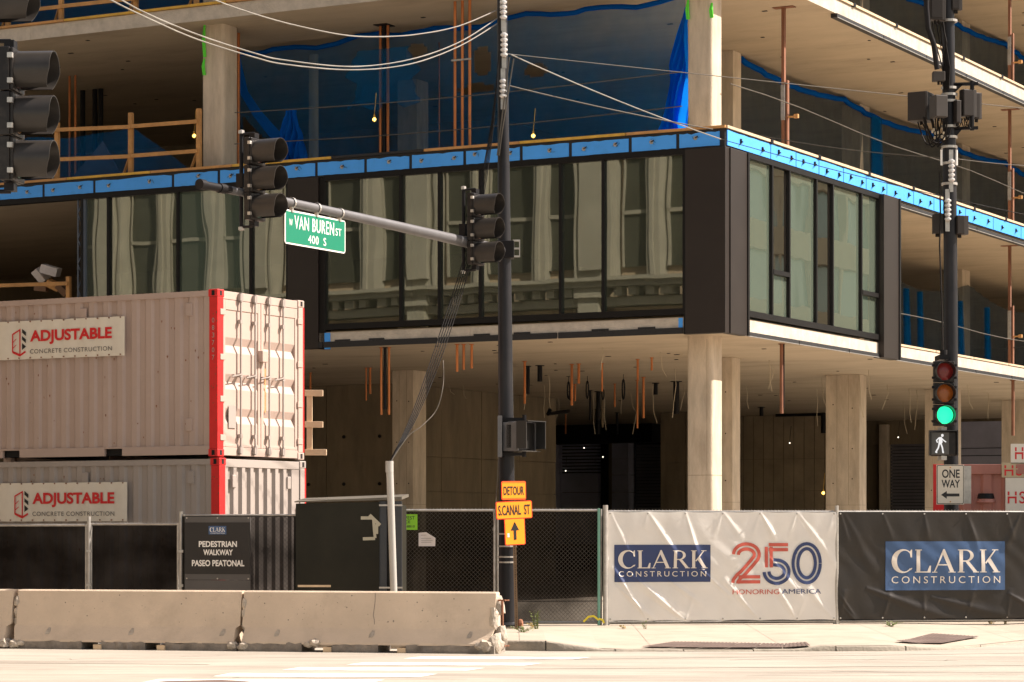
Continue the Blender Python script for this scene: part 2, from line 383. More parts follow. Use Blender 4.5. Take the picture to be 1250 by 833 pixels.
# ------------------------------------------------------------------ ground
g = MB().add([(-400, -120, 0), (400, -120, 0), (400, 700, 0), (-400, 700, 0)], [(0, 1, 2, 3)])
road = obj('road', g, m_road); road['kind'] = 'structure'
def curb_D(X):
    pts = [(-3.0, 36.6), (-.1, 35.6), (.6, 35.4), (1.3, 35.3), (3.2, 35.3), (5.0, 35.4), (6.0, 35.8), (6.9, 37.3), (7.8, 38.8), (9.4, 39.6), (14, 41)]
    for (a, da), (b, db) in zip(pts, pts[1:]):
        if X <= b: t = max(0, (X - a) / (b - a)); return da + (db - da) * t
    return pts[-1][1]
def curb_h(X):
    pts = [(-3, .13), (.45, .13), (1.25, .018), (3.9, .018), (4.15, .07), (5.2, .065), (5.6, .018), (7.6, .018), (8.4, .10), (20, .13)]
    for (a, da), (b, db) in zip(pts, pts[1:]):
        if X <= b: t = max(0, (X - a) / (b - a)); return da + (db - da) * t
    return .13
def walk_z(X, D):
    t = min(1, max(0, (D - curb_D(X)) / 5.8))
    return curb_h(X) * (1 - t) + .13 * t
sw = MB().grid(70, 14, lambda u, v: (lambda X: (X, curb_D(X) + .17 + v * (62 - curb_D(X)), walk_z(X, curb_D(X) + v * 26) - .012))(-3 + u * 20))
sidewalk = obj('sidewalk', sw, m_walk); sidewalk['kind'] = 'structure'
# paving slabs (joints recessed)
XS = [-1.6, .1, 1.9, 3.7, 5.5, 7.3, 9.1, 10.9]; RW = [0, 1.7, 3.4, 5.3, 7.4]
for i in range(len(XS) - 1):
    for j in range(len(RW) - 1):
        xa, xb = XS[i] + .003, XS[i + 1] - .003
        def fn(u, v):
            X = xa + u * (xb - xa); c = curb_D(X) + .17; D = c + RW[j] + .006 + v * (RW[j + 1] - RW[j] - .012)
            return (X, D, walk_z(X, D) + .004)
        mb = MB().grid(5, 4, fn)
        obj('paving_slab', mb, m_walk, sidewalk)
# kerb stones
x = -3.0
while x < 13:
    Lk = .9 + random.random() * .5; dz = random.uniform(-.006, .006)
    mb = MB()
    n = 6; vs = []
    for i in range(n + 1):
        X = x + .008 + (Lk - .016) * i / n; D = curb_D(X); h = curb_h(X) + .006 + dz
        vs += [(X, D - .01, -.05), (X, D, h - .015), (X, D + .02, h), (X, D + .165, h)]
    fs = [(4 * i + k, 4 * i + 4 + k, 4 * i + 5 + k, 4 * i + 1 + k) for i in range(n) for k in range(3)] + [(0, 1, 2, 3), (4 * n + 3, 4 * n + 2, 4 * n + 1, 4 * n)]
    mb.add(vs, fs); obj('curb_stone', mb, m_curb, sidewalk, smooth=50); x += Lk
# crosswalk bars and other paint / patches (thin sheets above the road)
def gquad(pts, z): return MB().add([(p[0], p[1], z) for p in pts], [(0, 1, 2, 3)])
def gp(px, py): D = EYE * F / (py - 648); return ((px - 625) / F * D, D)
cw = link('crosswalk', None); cw['kind'] = 'structure'
for (xl, xr, y0, y1) in ((500, 700, 802.0, 804.6), (430, 640, 809.2, 812.2), (352, 570, 815.2, 818.6), (268, 512, 822.2, 826.2), (180, 448, 829.5, 834.0), (80, 380, 838, 843.5)):
    a, b, c, d = gp(xl + 14, y0), gp(xr + 22, y0 + .8), gp(xr, y1 + .6), gp(xl - 8, y1)
    mb = MB()
    n = 14; vs = []
    for i in range(n + 1):
        t = i / n; j1, j2 = random.uniform(-.03, .03), random.uniform(-.03, .03)
        vs += [(d[0] + (c[0] - d[0]) * t, d[1] + (c[1] - d[1]) * t + j1, .004), (a[0] + (b[0] - a[0]) * t, a[1] + (b[1] - a[1]) * t + j2, .004)]
    mb.add(vs, [(2 * i, 2 * i + 2, 2 * i + 3, 2 * i + 1) for i in range(n)])
    obj('crosswalk_bar', mb, m_roadwhite, cw)
def blob(cx, cy, rx, ry, z, n=18, jag=.15, seed=1):
    r_ = random.Random(seed)
    return MB().add([(cx + rx * math.cos(6.283 * i / n) * (1 + r_.uniform(-jag, jag)), cy + ry * math.sin(6.283 * i / n) * (1 + r_.uniform(-jag, jag)), z) for i in range(n)], [tuple(range(n))])
p = gp(252, 833); o = obj('road_patch', blob(p[0], p[1] - .4, .62, .75, .005, 14, .12, 3), m_asph); o['kind'] = 'structure'
p = gp(660, 836); o = obj('road_patch', blob(p[0], p[1] - .1, .5, .35, .005, 14, .1, 5), m_asph); o['kind'] = 'structure'
# long tar seams in the road
for (a, b, wd) in (((0, 792), (75, 789.6), .05), ((-10, 809.5), (255, 811.5), .07), ((640, 806), (1260, 797.5), .05), ((640, 817), (1260, 812.5), .09), ((700, 793.8), (900, 797.0), .03)):
    A, B = gp(*a), gp(*b); mb = MB(); ribbon(mb, [(A[0] + (B[0] - A[0]) * t / 12, A[1] + (B[1] - A[1]) * t / 12 + random.uniform(-.03, .03)) for t in range(13)], wd, fn=lambda u, v, y: (u, v, .003))
    o = obj('road_seam', mb, M('seam_tar_%d' % a[1], (.27, .235, .19), .9, var=.1)); o['kind'] = 'structure'
rs = random.Random(5); ck = MB()
for _ in range(9):
    X, D = rs.uniform(-6, 8), rs.uniform(28.5, 34.5); pts = [(X, D)]
    for k in range(14): X += rs.uniform(.05, .35); D += rs.uniform(-.16, .16); pts.append((X, D))
    ribbon(ck, pts, rs.uniform(.012, .03), fn=lambda u, v, y: (u, v, .0035))
o = obj('road_cracks', ck, M('crack_shade', (.15, .125, .10), .9)); o['kind'] = 'structure'
# tactile plates on the two ramps
def on_walk(px, py):
    D = 36
    for _ in range(30):
        X = (px - 625) / F * D; z = walk_z(X, D) + .004; D = (EYE - z) * F / (py - 648)
    return Vector(((px - 625) / F * D, D, z))
def plate(corners, nx, ny):
    P = [on_walk(*c) for c in corners]
    root = thing('tactile_plate', 'brown ribbed tactile plate', 'tactile plate', tuple(P[0]))
    for i in range(nx):
        for j in range(ny):
            def q(u, v):
                a = P[0].lerp(P[1], u); b = P[3].lerp(P[2], u); r = a.lerp(b, v); r.y = max(r.y, curb_D(r.x) + .19); r.z = walk_z(r.x, r.y) + .026; return r - P[0]
            e = .012
            vs = [q((i + e) / nx, (j + e) / ny), q((i + 1 - e) / nx, (j + e) / ny), q((i + 1 - e) / nx, (j + 1 - e) / ny), q((i + e) / nx, (j + 1 - e) / ny)]
            mb = MB(); mb.add(vs, [(0, 1, 2, 3)])
            for a in range(6):          # rows of raised domes
                for b in range(5):
                    c = vs[0].lerp(vs[1], (a + .5) / 6).lerp(vs[3].lerp(vs[2], (a + .5) / 6), (b + .5) / 5)
                    mb.add([c + Vector((-.022, -.022, .001)), c + Vector((.022, -.022, .001)), c + Vector((.022, .022, .001)), c + Vector((-.022, .022, .001)), c + Vector((0, 0, .010))], [(0, 1, 4), (1, 2, 4), (2, 3, 4), (3, 0, 4)])
            obj('paver', mb, m_tactile, root)
    return root
r1 = plate([(782, 791.5), (992, 791.5), (985, 786), (822, 785.5)], 6, 4); r1['label'] = 'long brown tactile plate at the kerb ramp below the white banner'
r2 = plate([(1092, 784.5), (1150, 787.0), (1196, 779.0), (1138, 775.0)], 2, 3); r2['label'] = 'brown tactile plate at the ramp below the black banner'

# ================================================================== the building under construction
def soff(px, py, z=5.78):                  # local position of a point known to be at height z
    D = (z - EYE) * F / (648 - py); X = (px - 625) / F * D; a, b = X - BP.x, D - BP.y
    return a * BC - b * BS, a * BS + b * BC
B = thing('concrete_building', 'unfinished concrete building with glazed second storey above containers and fences', 'building', tuple(BP), -BA)
def bpart(name, mb, mat, **k): return obj(name, mb, mat, B, **k)
XW, YW = -48.0, 62.0
Z2, Z3, Z4, Z5, Z6 = (5.78, 6.12), (9.66, 10.03), (13.50, 13.84), (17.30, 17.64), (21.1, 21.44)
for k, (a, b) in enumerate((Z2, Z3, Z4, Z5, Z6)):
    inset = .0 if k != 1 else .03
    bpart('floor_slab', MB().box(XW, -inset, inset, YW, a, b), m_soffit)
    # cast edge of the slab, one pour after the other
    xs = [0, -6.1, -12.2, -18.3, -24.4, -30.5, XW]; ys = [0, 7, 14, 21, 28, 36, 45, YW]
    if k != 1:
        for i in range(len(xs) - 1): bpart('slab_edge', MB().box(xs[i] - .004, xs[i + 1] + .004, -.02, -.002, a - .003, b - .02), m_edge)
        for i in range(len(ys) - 1): bpart('slab_edge', MB().box(.002, .02, ys[i] + .004, ys[i + 1] - .004, a - .003, b - .02), m_edge)
# dark channel under the slab edges on the right side
for (z, y0) in ((Z2[0], .9), (Z4[0], 6.2), (Z3[0] - .06, 10.1)):
    y = y0; dz = .07 if z == Z2[0] else 0
    while y < 48:
        bpart('edge_channel', MB().box(.022 if dz else -.10, .06, y, y + 3.0, z - .10 + dz, z - .006 + dz), m_membr)
        bpart('edge_lip', MB().box(.061, .07, y, y + 3.0, z - .105 + dz, z - .09 + dz), m_galv); y += 3.04
x = 0
while x > -24:
    bpart('edge_channel', MB().box(x - .95, x - 3.9, -.06, -.022, Z2[0] - .015, Z2[0] + .115), m_membr); x -= 2.99
for x in (-1.6, -2.7, -4.6, -5.6, -8.3, -9.2):
    bpart('shim', MB().box(x, x - .4, -.045, -.022, Z2[0] + .12, Z2[0] + .155), m_membr)
# timber strips along the top of the sheathing and of the upper slab
def nailers(z, left_cols, y_from=0):
    px = list(range(0, 900, 1)); x = .02; i = 0
    while x > -30:
        L_ = random.uniform(1.6, 3.2); m_ = left_cols[i % len(left_cols)]
        bpart('timber_strip', MB().box(x, x - L_ + .02, -.06, .03, z, z + .055), m_); x -= L_; i += 1
    y = .0
    while y < 55:
        L_ = random.uniform(2.2, 3.2); bpart('timber_strip', MB().box(-.03, .06, y, y + L_ - .04, z, z + .055), m_plylight)
        bpart('strip_clip', MB().box(-.02, .075, y + L_ - .16, y + L_ - .03, z - .01, z + .075), m_iron); y += L_
nailers(Z3[1] + .002, [m_lumber, m_yel, m_lumber, m_membr, m_yel, m_lumber, m_yel])
nailers(Z4[1] + .002, [m_yel, m_lumber, m_yel])
nailers(Z5[1] + .002, [m_yel, m_lumber])
y = 10.1
while y < 50: bpart('timber_strip', MB().box(-.05, .04, y, y + 2.9, Z2[1] + .002, Z2[1] + .05), m_plylight); y += 2.95
# blue sheathing boards round the third floor slab, black membrane behind
bpart('membrane', MB().box(.0, XW, -.012, .03, Z3[0] - .02, Z3[1] + .0), m_membr)
bpart('membrane', MB().box(-.03, .012, .03, 55, Z3[0] - .02, Z3[1] + .0), m_membr)
bx = [881, 828, 770, 697, 637, 568, 502, 447, 387, 332, 268, 212, 116, 54, -12, -80]
for a, b in zip(bx, bx[1:]):
    x1, x0 = LX(a) - .04, LX(b) + .04; n = 10; vs = []
    for i in range(n + 1):
        t = x1 + (x0 - x1) * i / n
        vs += [(t, -.034, Z3[0] + .015 + random.uniform(-.004, .006)), (t, -.034, Z3[1] - .055 - abs(random.gauss(0, .014)))]
    n2 = len(vs); vs += [(v[0], -.012, v[2]) for v in vs]
    fs = [(2 * i, 2 * i + 1, 2 * i + 3, 2 * i + 2) for i in range(n)] + [(2 * i + 1, 2 * i + 1 + n2, 2 * i + 3 + n2, 2 * i + 3) for i in range(n)] + [(2 * i, 2 * i + 2, 2 * i + 2 + n2, 2 * i + n2) for i in range(n)]
    fs += [(0, n2, n2 + 1, 1), (2 * n, 2 * n + 1, 2 * n + 1 + n2, 2 * n + n2)]
    bd = bpart('sheathing_board', MB().add(vs, fs), m_blue)
    for t in ((.25, .82) if x1 - x0 > 1.3 else (.5,)):
        xx = x1 + (x0 - x1) * t + random.uniform(-.1, .1); zz = (Z3[0] + Z3[1]) / 2 + random.uniform(-.05, .04)
        f = obj('washer', MB().lathe([(0, -.046), (.045, -.044), (.045, -.034)], (xx, 0, zz), 'y', 10), m_galv, bd)
        mb = MB(); mb.tube([(xx, -.05, zz), (xx + .07, -.075, zz + .03)], .012, 5)
        for q in range(3): mb.beam((xx + random.uniform(-.08, .12), -.037, zz + random.uniform(-.06, .06)), (xx + random.uniform(-.1, .16), -.037, zz + random.uniform(-.06, .06)), .012, .004)
        obj('loose_strap', mb, m_membr, bd)
by = [.03] + [RY(v) for v in (939, 970, 998, 1028, 1055.7, 1081, 1113.7, 1138.5, 1177, 1211, 1245, 1275, 1300, 1325, 1350, 1375, 1400, 1425)]
for a, b in zip(by, by[1:]):
    n = 8; vs = []
    for i in range(n + 1):
        t = a + .02 + (b - a - .04) * i / n
        vs += [(.034, t, Z3[0] + .015), (.034, t, Z3[1] - .03 - abs(random.gauss(0, .008)))]
    n2 = len(vs); vs += [(.012, v[1], v[2]) for v in vs]
    fs = [(2 * i, 2 * i + 1, 2 * i + 3, 2 * i + 2) for i in range(n)] + [(2 * i + 1, 2 * i + 1 + n2, 2 * i + 3 + n2, 2 * i + 3) for i in range(n)] + [(0, n2, n2 + 1, 1), (2 * n, 2 * n + 1, 2 * n + 1 + n2, 2 * n + n2)]
    bd = bpart('sheathing_board', MB().add(vs, fs), m_blue)
    for t in (.3, .8):
        yy = a + (b - a) * t; zz = (Z3[0] + Z3[1]) / 2 + random.uniform(-.06, .03)
        mb = MB().box(.036, .06, yy - .03, yy + .03, zz - .05, zz + .05); mb.beam((.06, yy, zz), (.11, yy - .05, zz - .03), .02, .02); obj('washer', mb, m_iron, bd)
# glazing -------------------------------------------------------------
GB, GT = 6.30, 9.54
def frame_l(x0, x1, z0, z1, y0=-.05, y1=.12): bpart('mullion', MB().box(x0, x1, y0, y1, z0, z1), m_black)
def frame_r(y0, y1, z0, z1, x0=-.12, x1=.05): bpart('mullion', MB().box(x0, x1, y0, y1, z0, z1), m_black)
def pane_l(xa, xb, m_): bpart('glass_pane', MB().box(xa, xb, .02, .035, GB, GT), m_)
bay2 = [LX(v) for v in (397, 490, 537, 587, 685, 737, 836)]
kinds = [m_glass_l, m_glass_l, m_glass_l, m_glass_l, m_glass_l, m_glass_l]
for i, (a, b) in enumerate(zip(bay2, bay2[1:])):
    pane_l(a + .03, b - .03, kinds[i])
    if i in (1, 3, 4, 5):                   # greener strip of spacer-backed glass beside the mullion
        bpart('glass_edge_strip', MB().box(a + .04, a + .04 + (.22 if i != 3 else .5), .045, .05, GB, GT), m_glass_g)
for v in bay2: frame_l(v - .032, v + .032, GB, GT)
frame_l(bay2[0], bay2[-1], GB - .13, GB, -.06); frame_l(bay2[0], bay2[-1], GT, GT + .11, -.055)
bay1 = [LX(v) for v in (101, 133, 218, 307, 352)]
for i, (a, b) in enumerate(zip(bay1, bay1[1:])):
    pane_l(a + .03, b - .03, m_glass_g if i == 2 else m_glass_l)
for v in bay1: frame_l(v - .032, v + .032, GB, GT)
frame_l(bay1[0], bay1[-1], GB - .13, GB, -.06); frame_l(XW, bay1[-1], GT, GT + .11, -.055)
frame_l(LX(389), LX(398), 5.74, GT + .08, -.02, .2)
# brown metal cladding at the piers
def cladding(mb, **k): return bpart('cladding_panel', mb, m_clad, **k)
cladding(MB().box(LX(353), LX(390), -.07, .15, 5.75, GT + .10), bevel=.008)
cladding(MB().box(LX(838.5), .045, -.09, .12, 5.75, Z3[0] - .03), bevel=.008)
cladding(MB().box(-.12, .075, .125, 1.0, 5.75, Z3[0] - .03), bevel=.008)
bpart('cladding_trim', MB().box(.075, .10, .99, 1.07, 5.75, Z3[0] - .02), m_black)
bpart('cladding_trim', MB().box(LX(838.5) - .05, LX(838.5) + .0, -.06, .1, 5.75, Z3[0] - .03), m_black)
y0, y1 = RY(1071), RY(1091)
cladding(MB().box(-.10, .17, y0, y1 - .12, 5.75, Z3[0] - .01), bevel=.008)
bpart('cladding_trim', MB().box(-.1, .19, y1 - .10, y1, 5.75, Z3[0] - .01), m_black)
# right-hand glazing
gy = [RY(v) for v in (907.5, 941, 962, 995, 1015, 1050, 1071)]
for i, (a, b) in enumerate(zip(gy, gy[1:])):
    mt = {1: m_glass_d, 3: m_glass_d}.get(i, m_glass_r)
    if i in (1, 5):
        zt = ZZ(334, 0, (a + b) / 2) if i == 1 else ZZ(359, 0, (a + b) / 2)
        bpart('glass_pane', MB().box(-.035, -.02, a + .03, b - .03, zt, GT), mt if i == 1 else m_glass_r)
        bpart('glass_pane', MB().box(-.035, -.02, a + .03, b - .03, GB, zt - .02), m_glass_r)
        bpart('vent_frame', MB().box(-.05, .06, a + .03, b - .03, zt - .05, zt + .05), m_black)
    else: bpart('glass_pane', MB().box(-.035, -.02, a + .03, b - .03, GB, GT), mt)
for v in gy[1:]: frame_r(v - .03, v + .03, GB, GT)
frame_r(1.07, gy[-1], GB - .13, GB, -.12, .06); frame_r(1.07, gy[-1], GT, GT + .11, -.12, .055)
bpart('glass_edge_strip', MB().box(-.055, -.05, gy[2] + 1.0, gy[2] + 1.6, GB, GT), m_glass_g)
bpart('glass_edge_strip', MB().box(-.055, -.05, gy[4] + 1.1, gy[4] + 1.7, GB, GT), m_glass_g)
bpart('sheathing_board', MB().box(LX(834), LX(829), -.032, -.021, Z2[0] + .03, Z2[1] - .02), m_blue)
bpart('sheathing_board', MB().box(LX(404), LX(397), -.032, -.021, Z2[0] - .05, Z2[1] - .02), m_blue)
# columns ---------------------------------------------------------------
def rsq(lx, ly, h, rad):
    pts = []
    for (cx, cy, a0) in ((h - rad, h - rad, 0), (-h + rad, h - rad, 90), (-h + rad, -h + rad, 180), (h - rad, -h + rad, 270)): pts += [(lx + cx + rad * math.cos(R(a0 + i * 10)), ly + cy + rad * math.sin(R(a0 + i * 10))) for i in range(10)]
    return pts
def round_col(lx, ly, r, z0, z1): return bpart('column', MB().prism(rsq(lx, ly, r * .74, .085), lambda u, v, d: (u, v, d), z0, z1), m_col, smooth=30)
def rect_col(lx, ly, wx, wy, z0, z1): return bpart('column', MB().box(lx - wx / 2, lx + wx / 2, ly - wy / 2, ly + wy / 2, z0, z1), m_col, bevel=.015)
CX_, CY_ = -.97, 1.12
round_col(CX_, CY_, .40, .0, Z2[0])
bpart('column_joint', MB().prism(rsq(CX_, CY_, .298, .087), lambda u, v, d: (u, v, d), 2.80, 2.808), m_wall, smooth=30)
bpart('form_seam', MB().box(CX_ + .18, CX_ + .186, CY_ - .2985, CY_ - .29, 2.9, 5.7), m_wall)
for (a, b) in ((Z2[1], Z3[0]), (Z3[1], Z4[0]), (Z4[1], Z5[0]), (Z5[1], Z6[0])):
    round_col(CX_, CY_, .39, a, b); round_col(-13.36, .85, .42, a, b); round_col(-26, .85, .33, a, b)
    rect_col(-4.12, 9.6, .40, .50, a, b)
    for (lx, ly) in ((-4.38, 18.9), (-4.38, 27.6), (-4.6, 37.), (-4.6, 46.)): rect_col(lx, ly, .55, .75, a, b)
    rect_col(-13.2, 9.5, .6, .6, a, b)
for (lx, ly, wx, wy) in ((-3.55, 7.75, .84, .46), (-3.44, 15.75, .97, .50), (-3.5, 23.7, .95, .5), (-3.6, 31.2, .95, .5), (-12.75, 8.55, .64, .66), (-25, 8.55, .64, .66), (-3.6, 39, .95, .5)):
    rect_col(lx, ly, wx, wy, 0, Z2[0])
rt = random.Random(31)
for (lx, ly, wx, wy) in ((-3.55, 7.75, .84, .46), (-3.44, 15.75, .97, .50), (-12.75, 8.55, .64, .66), (-3.5, 23.7, .95, .5)):
    th = MB()
    for z in (.9, 1.9, 2.9, 3.9, 4.9):
        for q in (-.28, .28): th.lathe([(0, ly - wy / 2 - .002), (.018, ly - wy / 2 - .001), (.018, ly - wy / 2 + .02)], (lx + wx * q, 0, z + rt.uniform(-.1, .1)), 'y', 8)
    bpart('tie_hole_caps', th, m_dark, kind='stuff')
    bpart('form_seam', MB().box(lx - wx / 2 - .003, lx + wx / 2 + .003, ly - wy / 2 - .003, ly + wy / 2 + .003, 2.30, 2.306), m_wall)
    for q in (-.17, .17): bpart('form_seam', MB().box(lx + wx * q, lx + wx * q + .005, ly - wy / 2 - .003, ly - wy / 2, 2.31, 5.77), m_wall)
# green lifting slings tied on the columns
mslg = M('green_sling', (.09, .62, .03), .6)
for (px, py0, py1, ly_) in ((250, 28, 70, .5), (249.5, 72, 92, .5), (840, 0, 24, .8), (869, 4, 22, .72)):
    lx_ = LX(px, ly_); mb = MB(); zt, zb = ZZ(py0, lx_, ly_), ZZ(py1, lx_, ly_)
    for s_ in (-1, 1): mb.tube([(lx_, ly_, zt), (lx_ + s_ * .022, ly_ - .05, (zt + zb) / 2), (lx_ + s_ * .02, ly_, zb)], .022, 6)
    o = obj('sling', mb, mslg); o.parent = None; o.location = BP; o.rotation_euler = (0, 0, -BA)
    tag(o, {250: 'upper green sling on the left third floor column', 249.5: 'short green sling end below the long one on the left column', 840: 'green sling on the left side of the corner column', 869: 'green sling on the right side of the corner column'}[px], 'sling')
# ground floor walls made of cast panels ----------------------------------
def wall_x(x0, x1, y, z0, z1, nx, zs, mat=m_wall, th=.2, jit=.012, nm='wall_panel'):
    for i in range(nx):
        a = x0 + (x1 - x0) * i / nx; b = x0 + (x1 - x0) * (i + 1) / nx
        for c, d in zip(zs, zs[1:]):
            bpart(nm, MB().box(a + .012, b - .012, y + random.uniform(0, jit), y + th, c + .008, d - .008), mat)
    bpart('wall_core', MB().box(x0, x1, y + .04, y + th + .1, z0, z1), m_dark if mat is m_metaldark else m_wall)
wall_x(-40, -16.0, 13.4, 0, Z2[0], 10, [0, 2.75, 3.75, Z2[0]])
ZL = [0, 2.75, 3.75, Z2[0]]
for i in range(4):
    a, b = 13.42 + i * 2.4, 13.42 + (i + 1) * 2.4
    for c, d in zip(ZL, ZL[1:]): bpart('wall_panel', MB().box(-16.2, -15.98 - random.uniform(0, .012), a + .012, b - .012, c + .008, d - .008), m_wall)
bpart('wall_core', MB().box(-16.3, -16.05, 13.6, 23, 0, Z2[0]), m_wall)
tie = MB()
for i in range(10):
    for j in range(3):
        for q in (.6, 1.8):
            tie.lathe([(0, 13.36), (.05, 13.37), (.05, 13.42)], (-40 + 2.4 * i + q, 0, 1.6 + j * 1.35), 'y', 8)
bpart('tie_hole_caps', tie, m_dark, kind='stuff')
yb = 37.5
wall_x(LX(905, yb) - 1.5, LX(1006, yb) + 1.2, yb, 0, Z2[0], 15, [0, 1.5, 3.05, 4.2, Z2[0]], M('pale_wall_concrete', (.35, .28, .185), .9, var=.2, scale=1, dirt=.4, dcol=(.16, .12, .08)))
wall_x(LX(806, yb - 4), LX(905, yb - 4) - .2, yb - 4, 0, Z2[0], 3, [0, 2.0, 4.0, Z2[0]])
ym = 43.0
zz = lambda px, py, y_: ZZ(py, LX(px, y_), y_)
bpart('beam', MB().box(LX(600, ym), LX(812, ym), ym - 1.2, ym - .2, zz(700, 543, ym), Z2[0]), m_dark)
# blue-grey service wall: louvres, piers, roller shutter
def panelbox(p0, p1, q0, q1, y_, dy, nm, mt): return bpart(nm, MB().box(LX(p0, y_), LX(p1, y_), y_ - dy, y_ + .1, zz((p0 + p1) / 2, q1, y_), zz((p0 + p1) / 2, q0, y_)), mt)
for (p0, p1) in ((615, 662), (686, 732)):
    k = 0
    for py in range(542, 581, 4):
        panelbox(p0, p1, py, py + 2.3, ym, .25, 'louver', m_metaldark); k += 1
    panelbox(p0, p1, 580, 601, ym, .12, 'metal_panel', m_metaldark); panelbox(p0, p1, 601.6, 665, ym, .12, 'metal_panel', m_metaldark)
panelbox(662, 685, 541, 665, ym, .5, 'pier', m_metaldark)
for (q0, q1) in ((538, 560.5), (561, 580), (580.6, 601), (601.6, 665)): panelbox(755, 775, q0, q1, ym, .6, 'pier', m_metaldark)
panelbox(747, 755, 541, 665, ym, .3, 'pier', m_wall)
for i in range(30): panelbox(778, 810, 543 + i * 4, 546.2 + i * 4, ym, .15, 'shutter_slat', M('shutter_slat', (.12, .115, .13), .6) if i == 0 else bpy.data.materials['shutter_slat'])
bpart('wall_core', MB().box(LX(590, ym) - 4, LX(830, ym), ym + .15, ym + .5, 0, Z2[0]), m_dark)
# right part of the ground floor
yr = 44.0
for (p0, p1, q0, q1, mt, nm, dy) in ((1058, 1079, 522, 665, m_wall, 'wall_panel', .1), (1079, 1088, 519, 665, m_col, 'pier', .5), (1058, 1100, 503, 512, m_col, 'beam', 6.0), (1172, 1236, 548, 556, m_metaldark, 'wall_panel', .3), (1172, 1236, 557, 640, m_metaldark, 'wall_panel', .3), (1172, 1236, 515, 547, m_metaldark, 'wall_panel', .3)):
    panelbox(p0, p1, q0, q1, yr, dy, nm, mt)
for i in range(28): panelbox(1089, 1136, 534 + i * 4, 537.2 + i * 4, yr, .15, 'shutter_slat', bpy.data.materials['shutter_slat'])
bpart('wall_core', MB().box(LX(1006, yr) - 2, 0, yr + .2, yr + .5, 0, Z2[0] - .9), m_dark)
bpart('beam', MB().box(LX(1006, yr), -.2, yr - .2, yr + .3, Z2[0] - .9, Z2[0]), m_wall)
for (a, b) in ((Z2[1], Z3[0]), (Z3[1], Z4[0]), (Z4[1], Z5[0]), (Z5[1], Z6[0])):      # the core and far walls upstairs
    bpart('core_wall', MB().box(-40, -14.5, 16, 16.3, a, b), m_wall); bpart('core_wall', MB().box(-14.5, -14.2, 16, 44, a, b), m_wall)
    bpart('core_wall', MB().box(XW, 0, YW - .3, YW, a, b), m_wall); bpart('core_wall', MB().box(XW, XW + .3, 0, YW, a, b), m_wall)
bpart('core_wall', MB().box(XW, 0, YW - .3, YW, 0, Z2[0]), m_wall); bpart('core_wall', MB().box(XW, XW + .3, 0, YW, 0, Z2[0]), m_wall)
for py, d in ((320, 0), (300, 0)): pass
# pipes: copper and cast-iron stubs below the second floor, risers above ----
def stub(px, py0, py1, wpx, mt, nm='drain_pipe', z=None, dxb=0):
    lx, ly = soff(px, py0, 5.78 if z is None else z); D = depth(lx, ly); r = wpx / 2 * D / F
    zb = ZZ(py1, lx, ly); mb = MB().tube([(lx, ly, (5.78 if z is None else z) + .01), (lx + dxb, ly, zb)], r, 12)
    mb.lathe([(r * 1.9, (5.775 if z is None else z - .005)), (r * 1.9, (5.76 if z is None else z - .02))], (lx, ly, 0), 'z', 12)
    return bpart(nm, mb, mt, smooth=40)
for (px, a, b, wd, mt) in ((640.5, 441, 493, 3, m_copper), (644.5, 447, 481, 4.5, m_iron), (659, 446, 466, 6, m_iron), (698, 444.5, 495, 3.3, m_copper), (706.5, 444, 468.5, 3.3, m_copper), (702, 469, 490, 2.4, m_copper),
        (735, 443.5, 478, 2.2, m_copper), (750.5, 468.5, 497, 2.2, m_copper), (778.5, 438.5, 464, 2.8, m_copper), (778, 464, 523, 2.5, m_copper), (785.5, 460.5, 510.5, 3, m_copper), (795.5, 436.5, 452.5, 2.6, m_copper),
        (800.5, 467.5, 482, 5, m_iron), (825.5, 465.5, 505.5, 7.5, m_iron), (720.5, 476.5, 513, 3, m_iron), (730.5, 478, 512, 5.5, m_iron), (735.5, 480, 522, 2.6, m_wall), (753.5, 503.5, 530, 3, m_iron), (650.5, 489, 511, 4.6, m_white_pipe), (661, 489, 511, 4.6, m_white_pipe),
        (690.5, 506, 530, 1.8, m_copper), (465.5, 424, 506.5, 3.0, m_copper), (474.8, 424, 506.5, 3.0, m_copper), (470, 424, 500, 4.0, m_iron), (447, 449, 489, 2, m_copper), (451.8, 449, 481, 2.8, m_copper), (558, 420, 454, 3.4, m_copper), (566, 420, 451.5, 3.2, m_copper), (575.8, 420, 450, 3.2, m_copper),
        (379, 455, 482, 2.5, m_copper), (954, 419.5, 505, 4.4, m_rust), (1005, 504, 529, 6, m_iron), (929.5, 497, 508, 5, m_iron), (1236.5, 464, 532, 4.0, m_rust), (1131.5, 507, 525, 4, m_iron), (696, 478, 489, 3, m_iron), (730, 500, 530, 6, m_iron), (776, 520, 545, 4, m_iron)):
    stub(px, a, b, wd, mt)
o = stub(957, 419.5, 498, 1.6, m_iron)
mb = MB(); lx, ly = soff(1005, 504); mb.beam((lx - 1.8, ly, 5.72), (lx, ly, 5.72), .12, .1); bpart('hanger_bracket', mb, m_iron)
